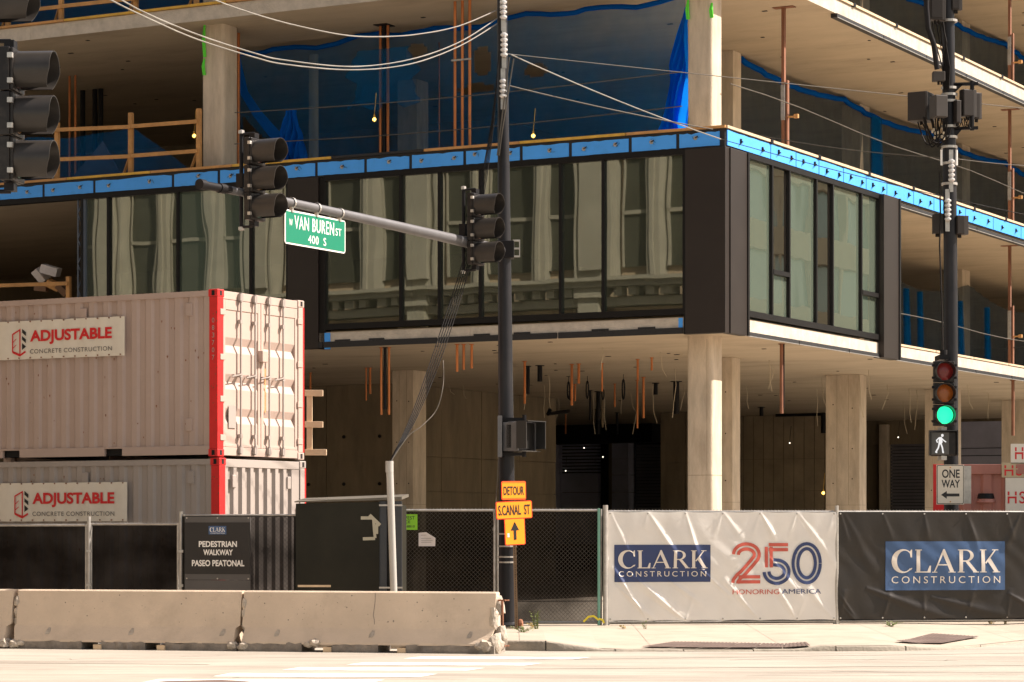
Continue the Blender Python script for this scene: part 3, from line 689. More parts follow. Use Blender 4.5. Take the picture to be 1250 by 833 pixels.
# dangling tie wires and cable loops under the soffit
wires = MB()
rr = random.Random(3)
for (px, a, b) in ((643, 455, 500), (670, 460, 498), (735, 424, 452), (724, 480, 530), (737, 470, 525), (778, 470, 530), (682, 487, 518), (796, 470, 517), (824, 450, 510), (834, 470, 500), (770, 480, 505), (758, 484, 505), (806, 430, 460), (664, 470, 510), (939, 440, 478), (943, 446, 475), (911, 472, 499), (1003, 462, 500), (997, 475, 520), (1049, 457, 510), (1060, 452, 488), (1083, 470, 500), (1103, 490, 530), (1110, 475, 516), (1119, 476, 525), (1029, 458, 478), (1181, 470, 500), (1206, 480, 512), (484, 465, 505), (548, 470, 482), (565, 470, 487), (1246, 490, 525), (1235, 470, 500)):
    lx, ly = soff(px, a); zb = ZZ(b, lx, ly); h = 5.78 - zb; k = rr.uniform(-.25, .25)
    wires.tube([(lx, ly, 5.78), (lx + .03, ly, 5.78 - h * .35), (lx + k * .3, ly, 5.78 - h * .7), (lx + k * .8, ly + .05, zb)], .009, 4)
bpart('dangling_wires', wires, m_white_pipe, kind='stuff')
for (px, a, b) in ((694, 466, 487), (717, 465, 487), (736, 475, 488), (761, 463, 488), (547, 485, 496), (488, 486, 496)):
    lx, ly = soff(px, a - 6); z1, z0 = ZZ(a, lx, ly), ZZ(b, lx, ly); h = (z1 - z0) / 2
    mb = MB(); mb.tube([(lx + .035 * math.cos(t / 12 * 6.283), ly, (z0 + z1) / 2 + h * math.sin(t / 12 * 6.283)) for t in range(13)], .02, 6); mb.tube([(lx, ly, 5.78), (lx, ly, z1)], .008, 4); bpart('cable_loop', mb, m_iron)
mb = MB(); a, b = soff(672, 480), soff(694, 483); mb.tube([(a[0], a[1], 5.3), ((a[0] + b[0]) / 2, a[1], 5.15), (b[0], b[1], 5.3)], .06, 6); bpart('sagging_strap', mb, m_iron)
# soffit anchor specks
sp = MB()
for i in range(160):
    lx, ly = rr.uniform(-22, -.5), rr.uniform(.6, 30)
    for z in (Z2[0], Z4[0], Z5[0]):
        if rr.random() < .45: sp.box(lx, lx + rr.uniform(.04, .14), ly, ly + .07, z - .012, z - .001)
bpart('anchor_plates', sp, m_iron, kind='stuff')
# third-floor copper risers in front of the netting
def riser(px, off, z0, z1, r, mt, nm='riser_pipe'):
    lx = LX(px, off); return bpart(nm, MB().tube([(lx, off, z0), (lx, off, z1)], r, 12), mt, smooth=40)
for px in (555.5, 564.5, 573.5):
    riser(px, .9, Z3[1], Z4[0], .034, m_copper); riser(px, .9, Z4[1], Z5[0], .034, m_copper)
lxp = LX(555.5, .9)
bpart('pipe_clamp', MB().box(LX(555.5, .9) - .06, LX(573.5, .9) + .06, .84, .86, 12.15, 12.19), m_galv)
for px, mt, r in ((464.5, m_copper, .036), (469, m_iron, .045), (473.5, m_copper, .036)): riser(px, 2.5, Z3[1], Z4[0], r, mt)
for px in (85, 92): riser(px, 4.5, Z3[1], Z4[0], .03, m_copper)
for px in (101, 116, 123): riser(px, 6.5, Z3[1], Z4[0], .07, m_iron)
riser(536, 5, Z3[1], Z4[0], .02, m_copper); riser(383, 5, Z3[1], Z4[0], .12, m_white_pipe); riser(288, 1.6, Z3[1], Z4[0], .04, m_copper); riser(291, 1.7, Z3[1], Z4[0], .04, m_copper)
bpart('slab_collar', MB().box(LX(461, 2.5), LX(477, 2.5), 2.3, 2.7, Z4[0] - .02, Z4[0] - .002), m_iron)
# rusty angle posts on the right side, one at each opening
for (px, ys) in ((950, 5.0), (1228, 21.5)):
    for (a, b) in ((Z3[1], Z4[0]), (Z4[1], Z5[0]), (Z2[1], Z3[0])):
        if a == Z2[1] and ys < 10: continue
        h = b - a; lx = -.75
        post = bpart('angle_post', MB().box(lx - .05, lx + .02, ys - .05, ys + .05, a, b), m_rust)
        obj('splice_plate', MB().box(lx - .055, lx + .035, ys - .07, ys - .02, a + .9, a + 1.7), m_galv, post)
        obj('second_angle', MB().box(lx + .05, lx + .09, ys - .02, ys + .08, a, a + h * .52), m_rust, post)
        obj('clamp_arm', MB().box(lx, lx + .30, ys, ys + .03, a + .95, a + .99).box(lx + .24, lx + .34, ys - .03, ys + .05, a + .93, a + 1.02), m_lumber, post)
        obj('head_plate', MB().box(lx - .25, lx + .25, ys - .1, ys + .1, b - .02, b - .003), m_rust, post)
# lattice mast standing at the end of the glazing
mast = MB(); x0, x1 = LX(95), LX(105)
mast.box(x0 - .02, x0 + .02, -.0, .03, 6.12, 9.6)
zq = 6.2
while zq < 9.5: mast.beam((x0, .01, zq), (x1 - .1, .01, zq + .3), .025, .025); mast.beam((x1 - .1, .01, zq + .3), (x0, .01, zq + .6), .025, .025); zq += .6
mast.box(x1 - .14, x1 + .0, -.03, .04, 6.12, 9.6)
bpart('lattice_stud', mast, M('blue_grey_steel', (.085, .105, .14), .5, metal=.3))

# ------------------------------------------------------------------ things in and on the building (all stand in the building's frame)
def BT(name, label, cat, group=None):      # empty sharing the building's frame
    return thing(name, label, cat, tuple(BP), -BA, group)
def bone(name, mb, mat, label, cat, group=None, kind=None, smooth=None):
    o = obj(name, mb, mat, None, tuple(BP), -BA, smooth=smooth); tag(o, label, cat, group)
    if kind: o['kind'] = kind
    return o
# timber guard rails
def railing(label, posts, rails, y, z0, group='timber guard rails on the left facade'):
    root = BT('guard_rail', label, 'guard rail', group)
    for px, top in posts:
        x = LX(px, y); obj('post', MB().box(x - .055, x + .055, y - .05, y + .04, z0, ZZ(top, x, y)), m_lumber, root, bevel=.004)
        obj('brace', MB().beam((x - .45, y + .25, z0 + .02), (x - .03, y + .02, z0 + .55), .05, .05), m_lumber, root)
    for (pa, ya, pb, yb_) in rails:
        a, b = LX(pa, y - .07), LX(pb, y - .07); mb = MB().beam((a, y - .075, ZZ(ya, a, y)), (b, y - .075, ZZ(yb_, b, y)), .04, .09)
        obj('rail', mb, m_lumber, root, bevel=.003)
railing('timber guard rail beside the left column on the third floor', [(70, 150), (160, 138), (243, 133), (-20, 150)], [(-60, 164.5, 160, 155.5), (160.5, 155, 241, 149), (-60, 201, 160, 191.5), (160.5, 191, 241, 185)], .25, Z3[1])
railing('timber guard rail on the fourth floor edge at the top left', [(10, -30), (75, -40), (166, -40), (240, -50)], [(-40, 21, 75, 9), (75.5, 8.5, 166, -1), (166.5, -1.5, 240, -9), (-40, -20, 240, -48)], .25, Z4[1])
railing('low timber guard rail in front of rubble on the second floor', [(84, 338), (-30, 342)], [(-60, 351, 83, 346.5)], .25, Z2[1])
# guard cables along the third floor
for (label, zc) in (('upper guard cable across the third floor opening', 11.35), ('lower guard cable across the third floor opening', 10.62)):
    a, b = LX(285, .4), LX(836, .6); mb = MB().tube([(a + (b - a) * t / 16, .45, zc + .10 * (1 - math.sin(math.pi * t / 16)) - .08) for t in range(17)], .012, 5)
    bone('guard_cable', mb, m_wire_m, label, 'cable', 'guard cables')
for (label, zc, x_) in (('upper guard cable of the right side on the third floor', 11.2, -.5), ('guard cable of the right side on the second floor', 7.0, -.5)):
    y0 = 1.4 if zc > 10 else 10.3
    mb = MB().tube([(x_, y0 + t * 2.0, zc + .05 * math.sin(t)) for t in range(18)], .012, 5); bone('guard_cable', mb, m_wire_m, label, 'cable', 'guard cables')
# debris netting, real sheets with folds and torn holes
def net_sheet(name, fn, nu, nv, mat, label, hole=None, group='debris netting'):
    mb = MB().grid(nu, nv, fn)
    if hole:
        keep = []
        for f in mb.f:
            c = sum((Vector(mb.v[i]) for i in f), Vector()) / 4
            if not hole(c): keep.append(f)
        mb.f = keep
    return bone(name, mb, mat, label, 'netting', group, smooth=60)
yN = 3.3
xa, xb = LX(286, yN), LX(838, 2.2)
def left_net(u, v):
    x = xa + (xb - xa) * u; top = 13.42 - .10 * abs(math.sin(u * 9)) ; z = Z3[1] + (top - Z3[1]) * v
    yy = yN - 1.1 * u + .10 * math.sin(x * 3.1) * (1 - v) + .05 * math.sin(x * 7.7 + z) 
    return Vector((x, yy, z))
def inell(c, cx, cz, rx, rz): return ((c.x - cx) / rx) ** 2 + ((c.z - cz) / rz) ** 2 < 1
h1 = [(LX(520, yN), ZZ(67, LX(520, yN), yN), .3, .17), (LX(592, 2.8), ZZ(76, LX(592, 2.8), 2.8), .22, .36), (LX(660, 2.8), ZZ(88, LX(660, 2.8), 2.8), .3, .16), (LX(583, 2.8), ZZ(109, LX(583, 2.8), 2.8), .55, .1)]
def torn_left(c):
    if any(inell(c, *h) for h in h1): return True
    # the left end has come loose and hangs diagonally
    t = (c.x - xa); return c.z < 13.3 - 2.6 * math.exp(-((t - .0) / .35) ** 2) - 0 and t < 1.9 and c.z < 11.9 - (t - .2) * .9
net_sheet('debris_net', left_net, 150, 44, m_net, 'large blue debris net hung across the third floor opening', torn_left)
mb = MB().tube([left_net(t / 40, 1) + Vector((0, -.06, -.03 - .05 * math.sin(t * .9))) for t in range(41)], .06, 7)
bone('net_roll', mb, m_net_fold, 'gathered top hem of the large blue net', 'netting', 'debris netting', smooth=60)
def curtain(x0, x1, y, z0, z1, nf, amp, label, mat=m_net_fold, taper=.5, lean=0, seed=1):
    def fn(u, v):
        w_ = (1 - taper * v ** .7) * (1 + .13 * math.sin(v * 11 + seed) + .08 * math.sin(v * 23 + seed)); xm = (x0 + x1) / 2
        return Vector((xm + (u - .5) * (x1 - x0) * w_ + lean * v + .05 * math.sin(v * 7 + u * 5), y + amp * (math.sin(u * nf * 6.283 + seed + v * 2.5) + .5 * math.sin(u * nf * 11 - v * 6)) * (1.1 - v * .8), z0 + (z1 - z0) * v + .08 * math.sin(u * 13) * (1 - v)))
    return net_sheet('net_curtain', fn, 60, 14, mat, label)
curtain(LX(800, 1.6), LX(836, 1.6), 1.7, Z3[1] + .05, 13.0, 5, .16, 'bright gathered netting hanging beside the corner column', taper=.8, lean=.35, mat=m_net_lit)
curtain(LX(345, 1.2), LX(366, 1.2), 1.2, Z3[1] + .02, 11.45, 4, .10, 'torn end of blue netting hanging over the lower guard cable', taper=.1)
curtain(LX(362, 1.2), LX(376, 1.2), 1.25, Z3[1] + .02, 11.2, 2, .07, 'narrow blue net rag beside the torn net end', taper=.6, lean=-.25, seed=2)
curtain(LX(429, 2.0), LX(506, 2.0), 2.0, ZZ(130, LX(465, 2.), 2.), ZZ(60, LX(465, 2.), 2.), 3, .06, 'square blue net patch hanging in front of copper pipes', mat=m_net, taper=.0)
# loose strip sweeping down at the left end
mb = MB(); pts = [(286, 45), (288, 80), (297, 115), (312, 140), (332, 165), (350, 188)]
P_ = [Vector((LX(a, 1.8), 1.8, ZZ(b, LX(a, 1.8), 1.8))) for a, b in pts]; vs = []
for i, p in enumerate(P_): w_ = .10 + .14 * i / 5; vs += [p + Vector((-w_ / 2, 0, 0)), p + Vector((w_, .05 * math.sin(i * 2), .05))]
mb.add(vs, [(2 * i, 2 * i + 2, 2 * i + 3, 2 * i + 1) for i in range(5)]); bone('net_strip', mb, m_net_fold, 'long blue net edge sweeping down right of the left column', 'netting', 'debris netting')
# low blue sheets behind the timber rail
def low_net(u, v):
    x = LX(-60, 1.4) + (LX(240, 1.4) - LX(-60, 1.4)) * u; top = 11.35 - .05 * math.sin(x * 2) - max(0, (u - .76) * 4.6)
    return Vector((x, 1.4 + .08 * math.sin(x * 4), Z3[1] + (max(Z3[1] + .1, top) - Z3[1]) * v))
net_sheet('debris_net', low_net, 60, 12, m_net, 'low blue net behind the timber guard rail on the third floor')
def low_net4(u, v):
    x = LX(-60, 1.4) + (LX(560, 1.4) - LX(-60, 1.4)) * u
    return Vector((x, 1.4 + .08 * math.sin(x * 4), Z4[1] + 2.2 * v))
net_sheet('debris_net', low_net4, 80, 8, m_net, 'blue net behind the timber guard rail on the fourth floor')
# right side: dark nets along the inner column line
def side_net(ya, yb_, xn, z0, ztop, sag, bays):
    def fn(u, v):
        y = ya + (yb_ - ya) * u; s_ = abs(math.sin(u * bays * math.pi)); top = ztop - sag * s_
        return Vector((xn + .12 * math.sin(y * 2.3) * (1 - v) + .04 * math.sin(y * 9), y, z0 + (top - z0) * v))
    return fn
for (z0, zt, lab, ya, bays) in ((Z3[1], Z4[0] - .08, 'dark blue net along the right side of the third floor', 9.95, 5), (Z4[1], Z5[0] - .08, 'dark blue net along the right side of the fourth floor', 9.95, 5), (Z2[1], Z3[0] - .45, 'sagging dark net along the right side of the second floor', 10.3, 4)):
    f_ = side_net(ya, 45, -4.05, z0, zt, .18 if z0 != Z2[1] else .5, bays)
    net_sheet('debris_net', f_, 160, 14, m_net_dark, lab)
    if z0 != Z2[1]:
        mb = MB().tube([f_(t / 80, 1) + Vector((.05, 0, -.04)) for t in range(81)], .075, 6); bone('net_roll', mb, m_net_fold, lab.replace('dark blue net', 'blue rolled hem of the net'), 'netting', 'debris netting', smooth=60)
for (ya, z0, z1, lab) in ((14.6, Z4[1], Z5[0] - .3, 'blue net gathered on the fourth floor left of the equipment pole'), (2.2, Z4[1], Z5[0] - .3, 'narrow blue net on the fourth floor at the top of the picture'), (18.4, Z3[1], Z4[0] - .4, 'blue net rag on the inner third floor column'), (24.5, Z4[1], Z5[0] - .5, 'blue net gathered on the fourth floor at the right edge')):
    def fn(u, v, ya=ya, z0=z0, z1=z1): return Vector((-3.7 + .1 * math.sin(u * 25), ya + u * (.9 - .3 * v), z0 + (z1 - z0) * v))
    net_sheet('net_curtain', fn, 30, 8, m_net, lab)
for i, (px, w_) in enumerate(((1105, .5), (1122, .35), (1171, .5), (1204, .4))):
    y_ = RY(px, -3.6)
    def fn(u, v): return Vector((-3.6 + .08 * math.sin(u * 19), y_ + u * w_ * (1 - .7 * v), Z2[1] + 2.4 * v))
    net_sheet('net_curtain', fn, 20, 8, m_net, ['blue net strand on the second floor just right of the dark pier', 'blue net strand on the second floor left of the equipment pole', 'blue net strand on the second floor right of the equipment pole', 'blue net strand on the second floor near the rusty post'][i])
# work lights
def bulb(px, py, off, label, mt=m_lit, r=.045, cage=True):
    x = LX(px, off); z = ZZ(py, x, off); root = BT('work_light', label, 'work light', 'work lights'); 
    obj('bulb', MB().lathe([(0, -r), (r * .75, -r * .7), (r, 0), (r * .7, r * .7), (0, r)], (x, off, z), 'z', 10), mt, root, smooth=60)
    mb = MB().lathe([(r * .5, r), (r * .5, r * 2.4), (0, r * 2.4)], (x, off, z), 'z', 8)
    if cage:
        for k in range(4): t = k * math.pi / 2; mb.tube([(x + r * .5 * math.cos(t), off + r * .5 * math.sin(t), z + r), (x + r * 1.3 * math.cos(t), off + r * 1.3 * math.sin(t), z), (x, off, z - r * 1.5)], .005, 3)
    mb.tube([(x, off, z + r * 2.4), (x + .05, off, z + r * 2.4 + .5)], .008, 4)
    obj('socket', mb, m_yel if cage else m_iron, root)
bulb(457, 146, 1.6, 'caged yellow work light beside the copper pipes on the third floor')
bulb(237, 166, 1.3, 'caged yellow work light left of the left third floor column')
bulb(651, 166, 1.4, 'caged yellow work light low behind the signal pole on the third floor')
for (px, py, off, lab) in ((736, 558, 38, 'ceiling lamp in the dark passage of the ground floor'), (690.5, 575, 36, 'small ceiling lamp in front of the louvres'), (713, 547, 36, 'small ceiling lamp high in front of the louvres'), (964, 541, 30, 'small lamp before the pale concrete wall'), (1096.5, 534, 36, 'small lamp in front of the dark roller shutter')):
    bulb(px, py, off, lab, m_litw, .024, False)
bulb(1005, 602, 26, 'small yellow lamp behind the square column', m_lit, .05)
# purple tub and white notice behind the third-floor net, rubble on the second floor
x = LX(763, 4.2); bone('tub', MB().lathe([(.42, 10.03), (.5, 10.5), (.38, 10.62), (0, 10.66)], (x, 4.2, 0), 'z', 24), M('purple_plastic', (.12, .03, .14), .5), 'purple tub behind the blue net on the third floor', 'tub', smooth=50)
x = LX(524, 4); bone('plywood_sheet', MB().box(x - .25, x + .2, 4, 4.03, 10.03, 10.75), M('maroon_board', (.16, .03, .06), .6), 'maroon board leaning behind the blue net beside the copper risers', 'board')
x = LX(118, 2.2); o = bone('gable_sheet', MB().add([(x - .95, 2.2, 10.3), (x + .95, 2.2, 10.1), (x + .1, 2.3, 11.3), (x - .95, 2.23, 10.33), (x + .95, 2.23, 10.13), (x + .1, 2.33, 11.33)], [(0, 1, 2), (3, 5, 4), (0, 3, 4, 1), (1, 4, 5, 2), (2, 5, 3, 0)]), M('grey_tarp', (.12, .11, .14), .8), 'pointed grey sheet behind the low blue net', 'sheet')
# rubble
x = LX(32, .8); bone('bucket', MB().lathe([(.24, 6.12), (.29, 6.50), (.29, 6.56), (.24, 6.58), (0, 6.58)], (x, .8, 0), 'z', 20), M('white_bucket', (.55, .55, .55), .5, dirt=.3), 'white bucket behind the low timber rail', 'bucket', smooth=40)
for (px, py, s_, rot, mt, lab) in ((60, 330, .42, .3, m_paper, 'white cardboard box on top of the rubble heap'), (44, 335, .36, 1.0, m_paper, 'tilted white sheet box left on the rubble heap'), (63, 348, .34, .5, m_lumber, 'brown cardboard box in the rubble heap'), (50, 352, .3, .1, M('brown_card', (.2, .11, .06), .8), 'dark brown box low in the rubble heap'), (72, 352, .32, .9, bpy.data.materials['brown_card'], 'dark brown box at the right of the rubble heap')):
    x = LX(px, 1.0); z = ZZ(py, x, 1.0); Mx = Matrix.Translation((x, 1.0 + rot * .2, z)) @ Matrix.Rotation(rot, 4, 'Y') @ Matrix.Rotation(.4, 4, 'Z')
    bone('carton', MB().box(-s_ / 2, s_ / 2, -s_ / 2, s_ / 2, -s_ / 4, s_ / 4, Mx), mt, lab, 'carton')
x = LX(60, 1.3); bone('rubble_heap', MB().add([(x - 1.2, .6, 6.12), (x + .7, .6, 6.12), (x + .6, 1.9, 6.12), (x - 1.1, 1.9, 6.12), (x - .5, 1.1, 6.6), (x + .2, 1.2, 6.75)], [(0, 1, 5, 4), (1, 2, 5), (2, 3, 4, 5), (3, 0, 4)]), bpy.data.materials['brown_card'], 'heap of brown rubble under the cartons', 'rubble', kind='stuff')

# ================================================================== buildings across the streets (seen mirrored in the glazing)
m_stone = M('warm_terracotta_stone', (.25, .225, .18), .8, var=.14, scale=1.5, bump=.3, bscale=12, dirt=.25, dcol=(.25, .2, .13))
m_brickw = M('buff_brick', (.33, .245, .165), .85, var=.2, scale=20)
m_winl = M('dark_window', (.05, .048, .036), .3, var=.3, scale=.5)
OB = BT('stone_building', 'ornate terracotta office building across the street, mirrored in the glazing', 'building')
yF = -24.5
def ob(name, mb, mt, **k): return obj(name, mb, mt, OB, **k)
ob('wall', MB().box(-62, -2, yF - 14, yF - .6, 0, 30), m_brickw)
bay = 6.4; x = -2.0; i = 0
while x > -61:
    # main pier with fluted edges
    ob('pier', MB().box(x, x - 1.3, yF - .6, yF, 9.6, 29).box(x - .25, x - 1.05, yF, yF + .14, 9.9, 28.6).box(x - .02, x - .12, yF, yF + .07, 9.6, 29).box(x - 1.18, x - 1.28, yF, yF + .07, 9.6, 29), m_stone)
    ob('bracket', MB().box(x - .15, x - 1.15, yF - .1, yF + .42, 9.0, 9.45).box(x - .3, x - 1.0, yF - .1, yF + .32, 8.2, 9.0).box(x - .4, x - .9, yF - .1, yF + .22, 7.0, 8.2), m_stone)
    a, b = x - 1.3, x - bay
    for k, (p, q) in enumerate(((a - .15, a - 1.2), (a - 1.75, b + 1.75), (b + 1.2, b + .15))):
        for zb in (10.0, 14.4, 18.8):
            wf = ob('window', MB().box(p, q, yF - .56, yF - .5, zb, zb + 3.5), m_winl)
            obj('sash', MB().box(p, q, yF - .5, yF - .44, zb + 1.7, zb + 1.82).box(p, p - .07, yF - .5, yF - .44, zb, zb + 3.5).box(q, q + .07, yF - .5, yF - .44, zb, zb + 3.5), m_stone, wf)
    for px_ in (a - 1.45, b + 1.45):
        ob('pilaster', MB().box(px_ - .25, px_ + .25, yF - .6, yF - .15, 9.6, 29).box(px_ - .08, px_ + .08, yF - .15, yF - .05, 9.7, 28), m_stone)
    for zb in (13.6, 18.0, 22.4): ob('spandrel', MB().box(a, b, yF - .55, yF - .35, zb, zb + .75).box(a - .3, b + .3, yF - .35, yF - .27, zb + .15, zb + .6), m_stone)
    ob('brick_band', MB().box(a, b, yF - .5, yF - .1, 7.3, 8.7), m_brickw)
    pts = arc((a + b) / 2, 4.4, (a - b) / 2 - .2, 2.3, 0, 180, 16)
    mb = MB(); ribbon(mb, pts, .5, 0, lambda u, v, y: (u, yF - .02, v)); ribbon(mb, pts, .2, .35, lambda u, v, y: (u, yF + .1, v)); ob('arch', mb, m_stone)
    ob('window', MB().box(a - .4, b + .4, yF - .56, yF - .5, .8, 6.6), m_winl)
    ob('ornament', MB().box(a - 1.9, a - 2.6, yF - .1, yF + .05, 7.5, 8.5).lathe([(.3, yF - .1), (.25, yF + .1), (0, yF + .15)], (a - 2.9, 0, 8.0), 'y', 10).lathe([(.3, yF - .1), (.25, yF + .1), (0, yF + .15)], (b + 1.0, 0, 8.0), 'y', 10), m_stone)
    for d in range(11): ob('dentil', MB().box(x - .1 - d * .58, x - .4 - d * .58, yF - .1, yF + .36, 9.05, 9.3), m_stone)
    x -= bay; i += 1
for (z0, z1, d) in ((8.75, 9.0, .18), (9.32, 9.5, .5), (9.5, 9.62, .62), (6.95, 7.2, .15), (29, 29.8, .8)): ob('cornice', MB().box(-61.9, -1.9, yF - .3, yF + d, z0, z1), m_stone)
# canal-side office block
m_tan = M('tan_panel', (.42, .33, .2), .8, var=.08, scale=1); m_teal = M('teal_glass', (.10, .17, .15), .25, var=.2, scale=.4)
NB = thing('office_block', 'banded tan office block up the street, mirrored in the right glazing', 'building', tuple(BP), -BA)
xF = 22.3 + 3.2
obj('wall', MB().box(xF + .3, xF + 14, 30, 130, 0, 24), m_teal, NB)
for k in range(7): obj('spandrel_band', MB().box(xF, xF + .4, 30, 130, .2 + k * 3.6, 1.5 + k * 3.6), m_tan, NB)
for k in range(24): obj('window_mullion', MB().box(xF + .05, xF + .35, 30 + k * 4.2, 30.5 + k * 4.2, 0, 24), m_tan, NB)

# ================================================================== shipping containers
def corr_profile(L_, pitch, dep):          # list of (s, d) along the wall
    pts = [(0, 0)]; s = .04
    while s + pitch < L_ - .02:
        pts += [(s, 0), (s + pitch * .25, 0), (s + pitch * .39, dep), (s + pitch * .75, dep), (s + pitch * .89, 0)]; s += pitch
    pts.append((L_, 0)); return pts
def container(base, rz, label, paint, rim, L_=6.06, end='doors', digits=True):
    W_, H_ = 2.44, 2.59
    root = thing('shipping_container', label, 'shipping container', base, rz, 'stacked shipping containers')
    # local: x from -L_ to 0, y from 0 (street side) to W_
    def sheet(prof, fn, z0, z1): 
        mb = MB(); vs = []
        for s_, d in prof: vs += [fn(s_, d, z0), fn(s_, d, z1)]
        n = len(prof); mb.add(vs, [(2 * i, 2 * i + 2, 2 * i + 3, 2 * i + 1) for i in range(n - 1)]); return mb
    pr = corr_profile(L_ - .32, .278, .036)
    obj('side_panel', sheet(pr, lambda s_, d, z: (-.16 - s_, .022 + d, z), .17, H_ - .10), paint, root)
    obj('side_panel', sheet(pr, lambda s_, d, z: (-.16 - s_, W_ - .022 - d, z), .17, H_ - .10), paint, root)
    rf = MB(); n = 60
    for i in range(n): rf.box(-.1 - (L_ - .2) * i / n, -.1 - (L_ - .2) * (i + .55) / n, .03, W_ - .03, H_ - .04, H_ - .015)
    rf.box(-L_ + .1, -.1, .03, W_ - .03, H_ - .06, H_ - .035); obj('roof_sheet', rf, paint, root)
    for y0 in (0, W_ - .06): 
        obj('top_rail', MB().box(-L_ + .16, -.16, y0 + .004, y0 + .056, H_ - .105, H_ - .02), paint, root)
        b = MB(); segs = [(-L_ + .16, -L_ / 2 - 1.20), (-L_ / 2 - .85, -L_ / 2 + .85), (-L_ / 2 + 1.20, -.16)]
        for a, c in segs: b.box(a, c, y0, y0 + .06, .03, .17)
        b.box(-L_ + .16, -.16, y0 + .001, y0 + .059, .145, .171); obj('bottom_rail', b, paint, root, bevel=.004)
    for c in (-L_ / 2 - 1.025, -L_ / 2 + 1.025): obj('fork_pocket', MB().box(c - .18, c + .18, .08, W_ - .08, .04, .145), m_dark, root)
    for (x, y, mt) in ((-.16, 0, rim), (-.16, W_ - .16, rim), (-L_, 0, rim), (-L_, W_ - .16, rim)):
        obj('corner_post', MB().box(x, x + .16, y, y + .16, .12, H_ - .12), mt if y < 1 else paint, root, bevel=.006)
        if y > 1: obj('red_edge', MB().box(x + .1, x + .163, y + .13, y + .164, .12, H_ - .12), m_red, root)
        for z in (0, H_ - .118):
            cb = obj('corner_casting', MB().box(x - .015, x + .165, y - .006 if y < 1 else y - .015, y + .175 if y < 1 else y + .166, z, z + .118), m_red if y < 1 else paint, root, bevel=.012)
            h = MB(); cx_ = x + .08; cy_ = y + .08
            if x > -1: h.box(x + .1655, x + .1675, cy_ - .03, cy_ + .03, z + .02, z + .098)
            h.box(cx_ - .028, cx_ + .028, y - .0095, y - .006, z + .02, z + .098) if y < 1 else None
            hh = obj('casting_hole', h, m_dark, cb); hh['kind'] = 'stuff'
    for (x, z) in ((-.55, .5), (-.55, H_ - .3), (-2.6, H_ - .3), (-4.6, H_ - .3)):
        obj('vent_cover', MB().box(x - .06, x + .06, .0, .03, z - .10, z + .10), paint, root, bevel=.012)
    obj('end_header', MB().box(-.10, -.012, .16, W_ - .16, H_ - .14, H_ - .015), paint, root, bevel=.006); obj('end_sill', MB().box(-.12, -.01, .16, W_ - .16, .02, .15), paint, root, bevel=.006)
    obj('end_wall', MB().box(-L_ + .01, -L_ + .05, .16, W_ - .16, .1, H_ - .1), paint, root)
    if end == 'doors':
        zs = [.155, .57, .615, .66, .705, 1.10, 1.145, 1.19, 1.235, 1.65, 1.695, 1.74, 1.785, H_ - .145]
        for k, (y0, y1) in enumerate(((.165, W_ / 2 - .008), (W_ / 2 + .008, W_ - .165))):
            mb = MB(); prof = [(.155, 0), (.52, 0), (.64, .045), (.76, 0), (1.05, 0), (1.17, .045), (1.29, 0), (1.62, 0), (1.74, .045), (1.86, 0), (H_ - .145, 0)]
            ya, yb_ = y0 + .07, y1 - .07; vs = []
            for z, d in prof: vs += [(-.03 - d, ya, z), (-.03 - d, yb_, z)]
            mb.add(vs, [(2 * i, 2 * i + 1, 2 * i + 3, 2 * i + 2) for i in range(len(prof) - 1)])
            for q in ((y0, ya), (yb_, y1)): mb.box(-.075, -.018, q[0], q[1], .155, H_ - .145)
            mb.box(-.075, -.018, ya, yb_, .155, .20); mb.box(-.075, -.018, ya, yb_, H_ - .30, H_ - .145)
            dr = obj('door', mb, paint, root, bevel=.004)
            for zz_ in (.25, .85, 1.5, 2.2): obj('hinge', MB().box(-.02, .012, (y0 - .10 if k == 0 else y1 - .02), (y0 + .04 if k == 0 else y1 + .12), zz_, zz_ + .09), paint, dr, bevel=.004)
            for yr_ in ((.60, 1.0) if k == 0 else (1.40, 1.80)):
                rd = MB().tube([(.022, yr_, .10), (.022, yr_, H_ - .06)], .017, 10)
                ob_ = obj('lock_rod', rd, m_cont2, dr, smooth=50)
            for yr_ in ((.60, 1.0) if k == 0 else (1.40, 1.80)):
                kp = MB()
                for z in (.06, H_ - .14): kp.box(-.005, .045, yr_ - .04, yr_ + .04, z, z + .10).lathe([(.03, z - .02), (.03, z + .12)], (.022, yr_, 0), 'z', 8)
                for z in (.30, 1.25, H_ - .5): kp.box(-.016, .04, yr_ - .032, yr_ + .032, z, z + .06)
                kp.beam((.05, yr_, 1.30), (.05, yr_ - .28, 1.25), .012, .018); kp.box(-.015, .03, yr_ - .19, yr_ - .16, 1.24, 1.29)
                kk = obj('cam_keeper', kp, m_cont2, dr); kk['kind'] = 'stuff'
        obj('lock_box', MB().box(-.02, .07, 1.14, 1.30, 1.52, 1.70), paint, root, bevel=.01)
        obj('marking_plate', MB().box(-.0165, -.014, .32, .52, .45, .80), m_cont2, root)
        obj('rust_streak', MB().box(.0405, .043, 1.235, 1.262, .72, 1.42), m_lumber, root)
    else:
        pr2 = [(s_, d) for s_, d in corr_profile(W_ - .32, .235, .05)]
        obj('front_panel', sheet(pr2, lambda s_, d, z: (-.02 - d, .16 + s_, z), .14, H_ - .13), paint, root)
        for y_ in (.40, 1.95): obj('vent_cover', MB().box(-.02, .008, y_ - .05, y_ + .05, H_ - .46, H_ - .26), paint, root, bevel=.01)
    wr = random.Random(len(label)); wm = MB()
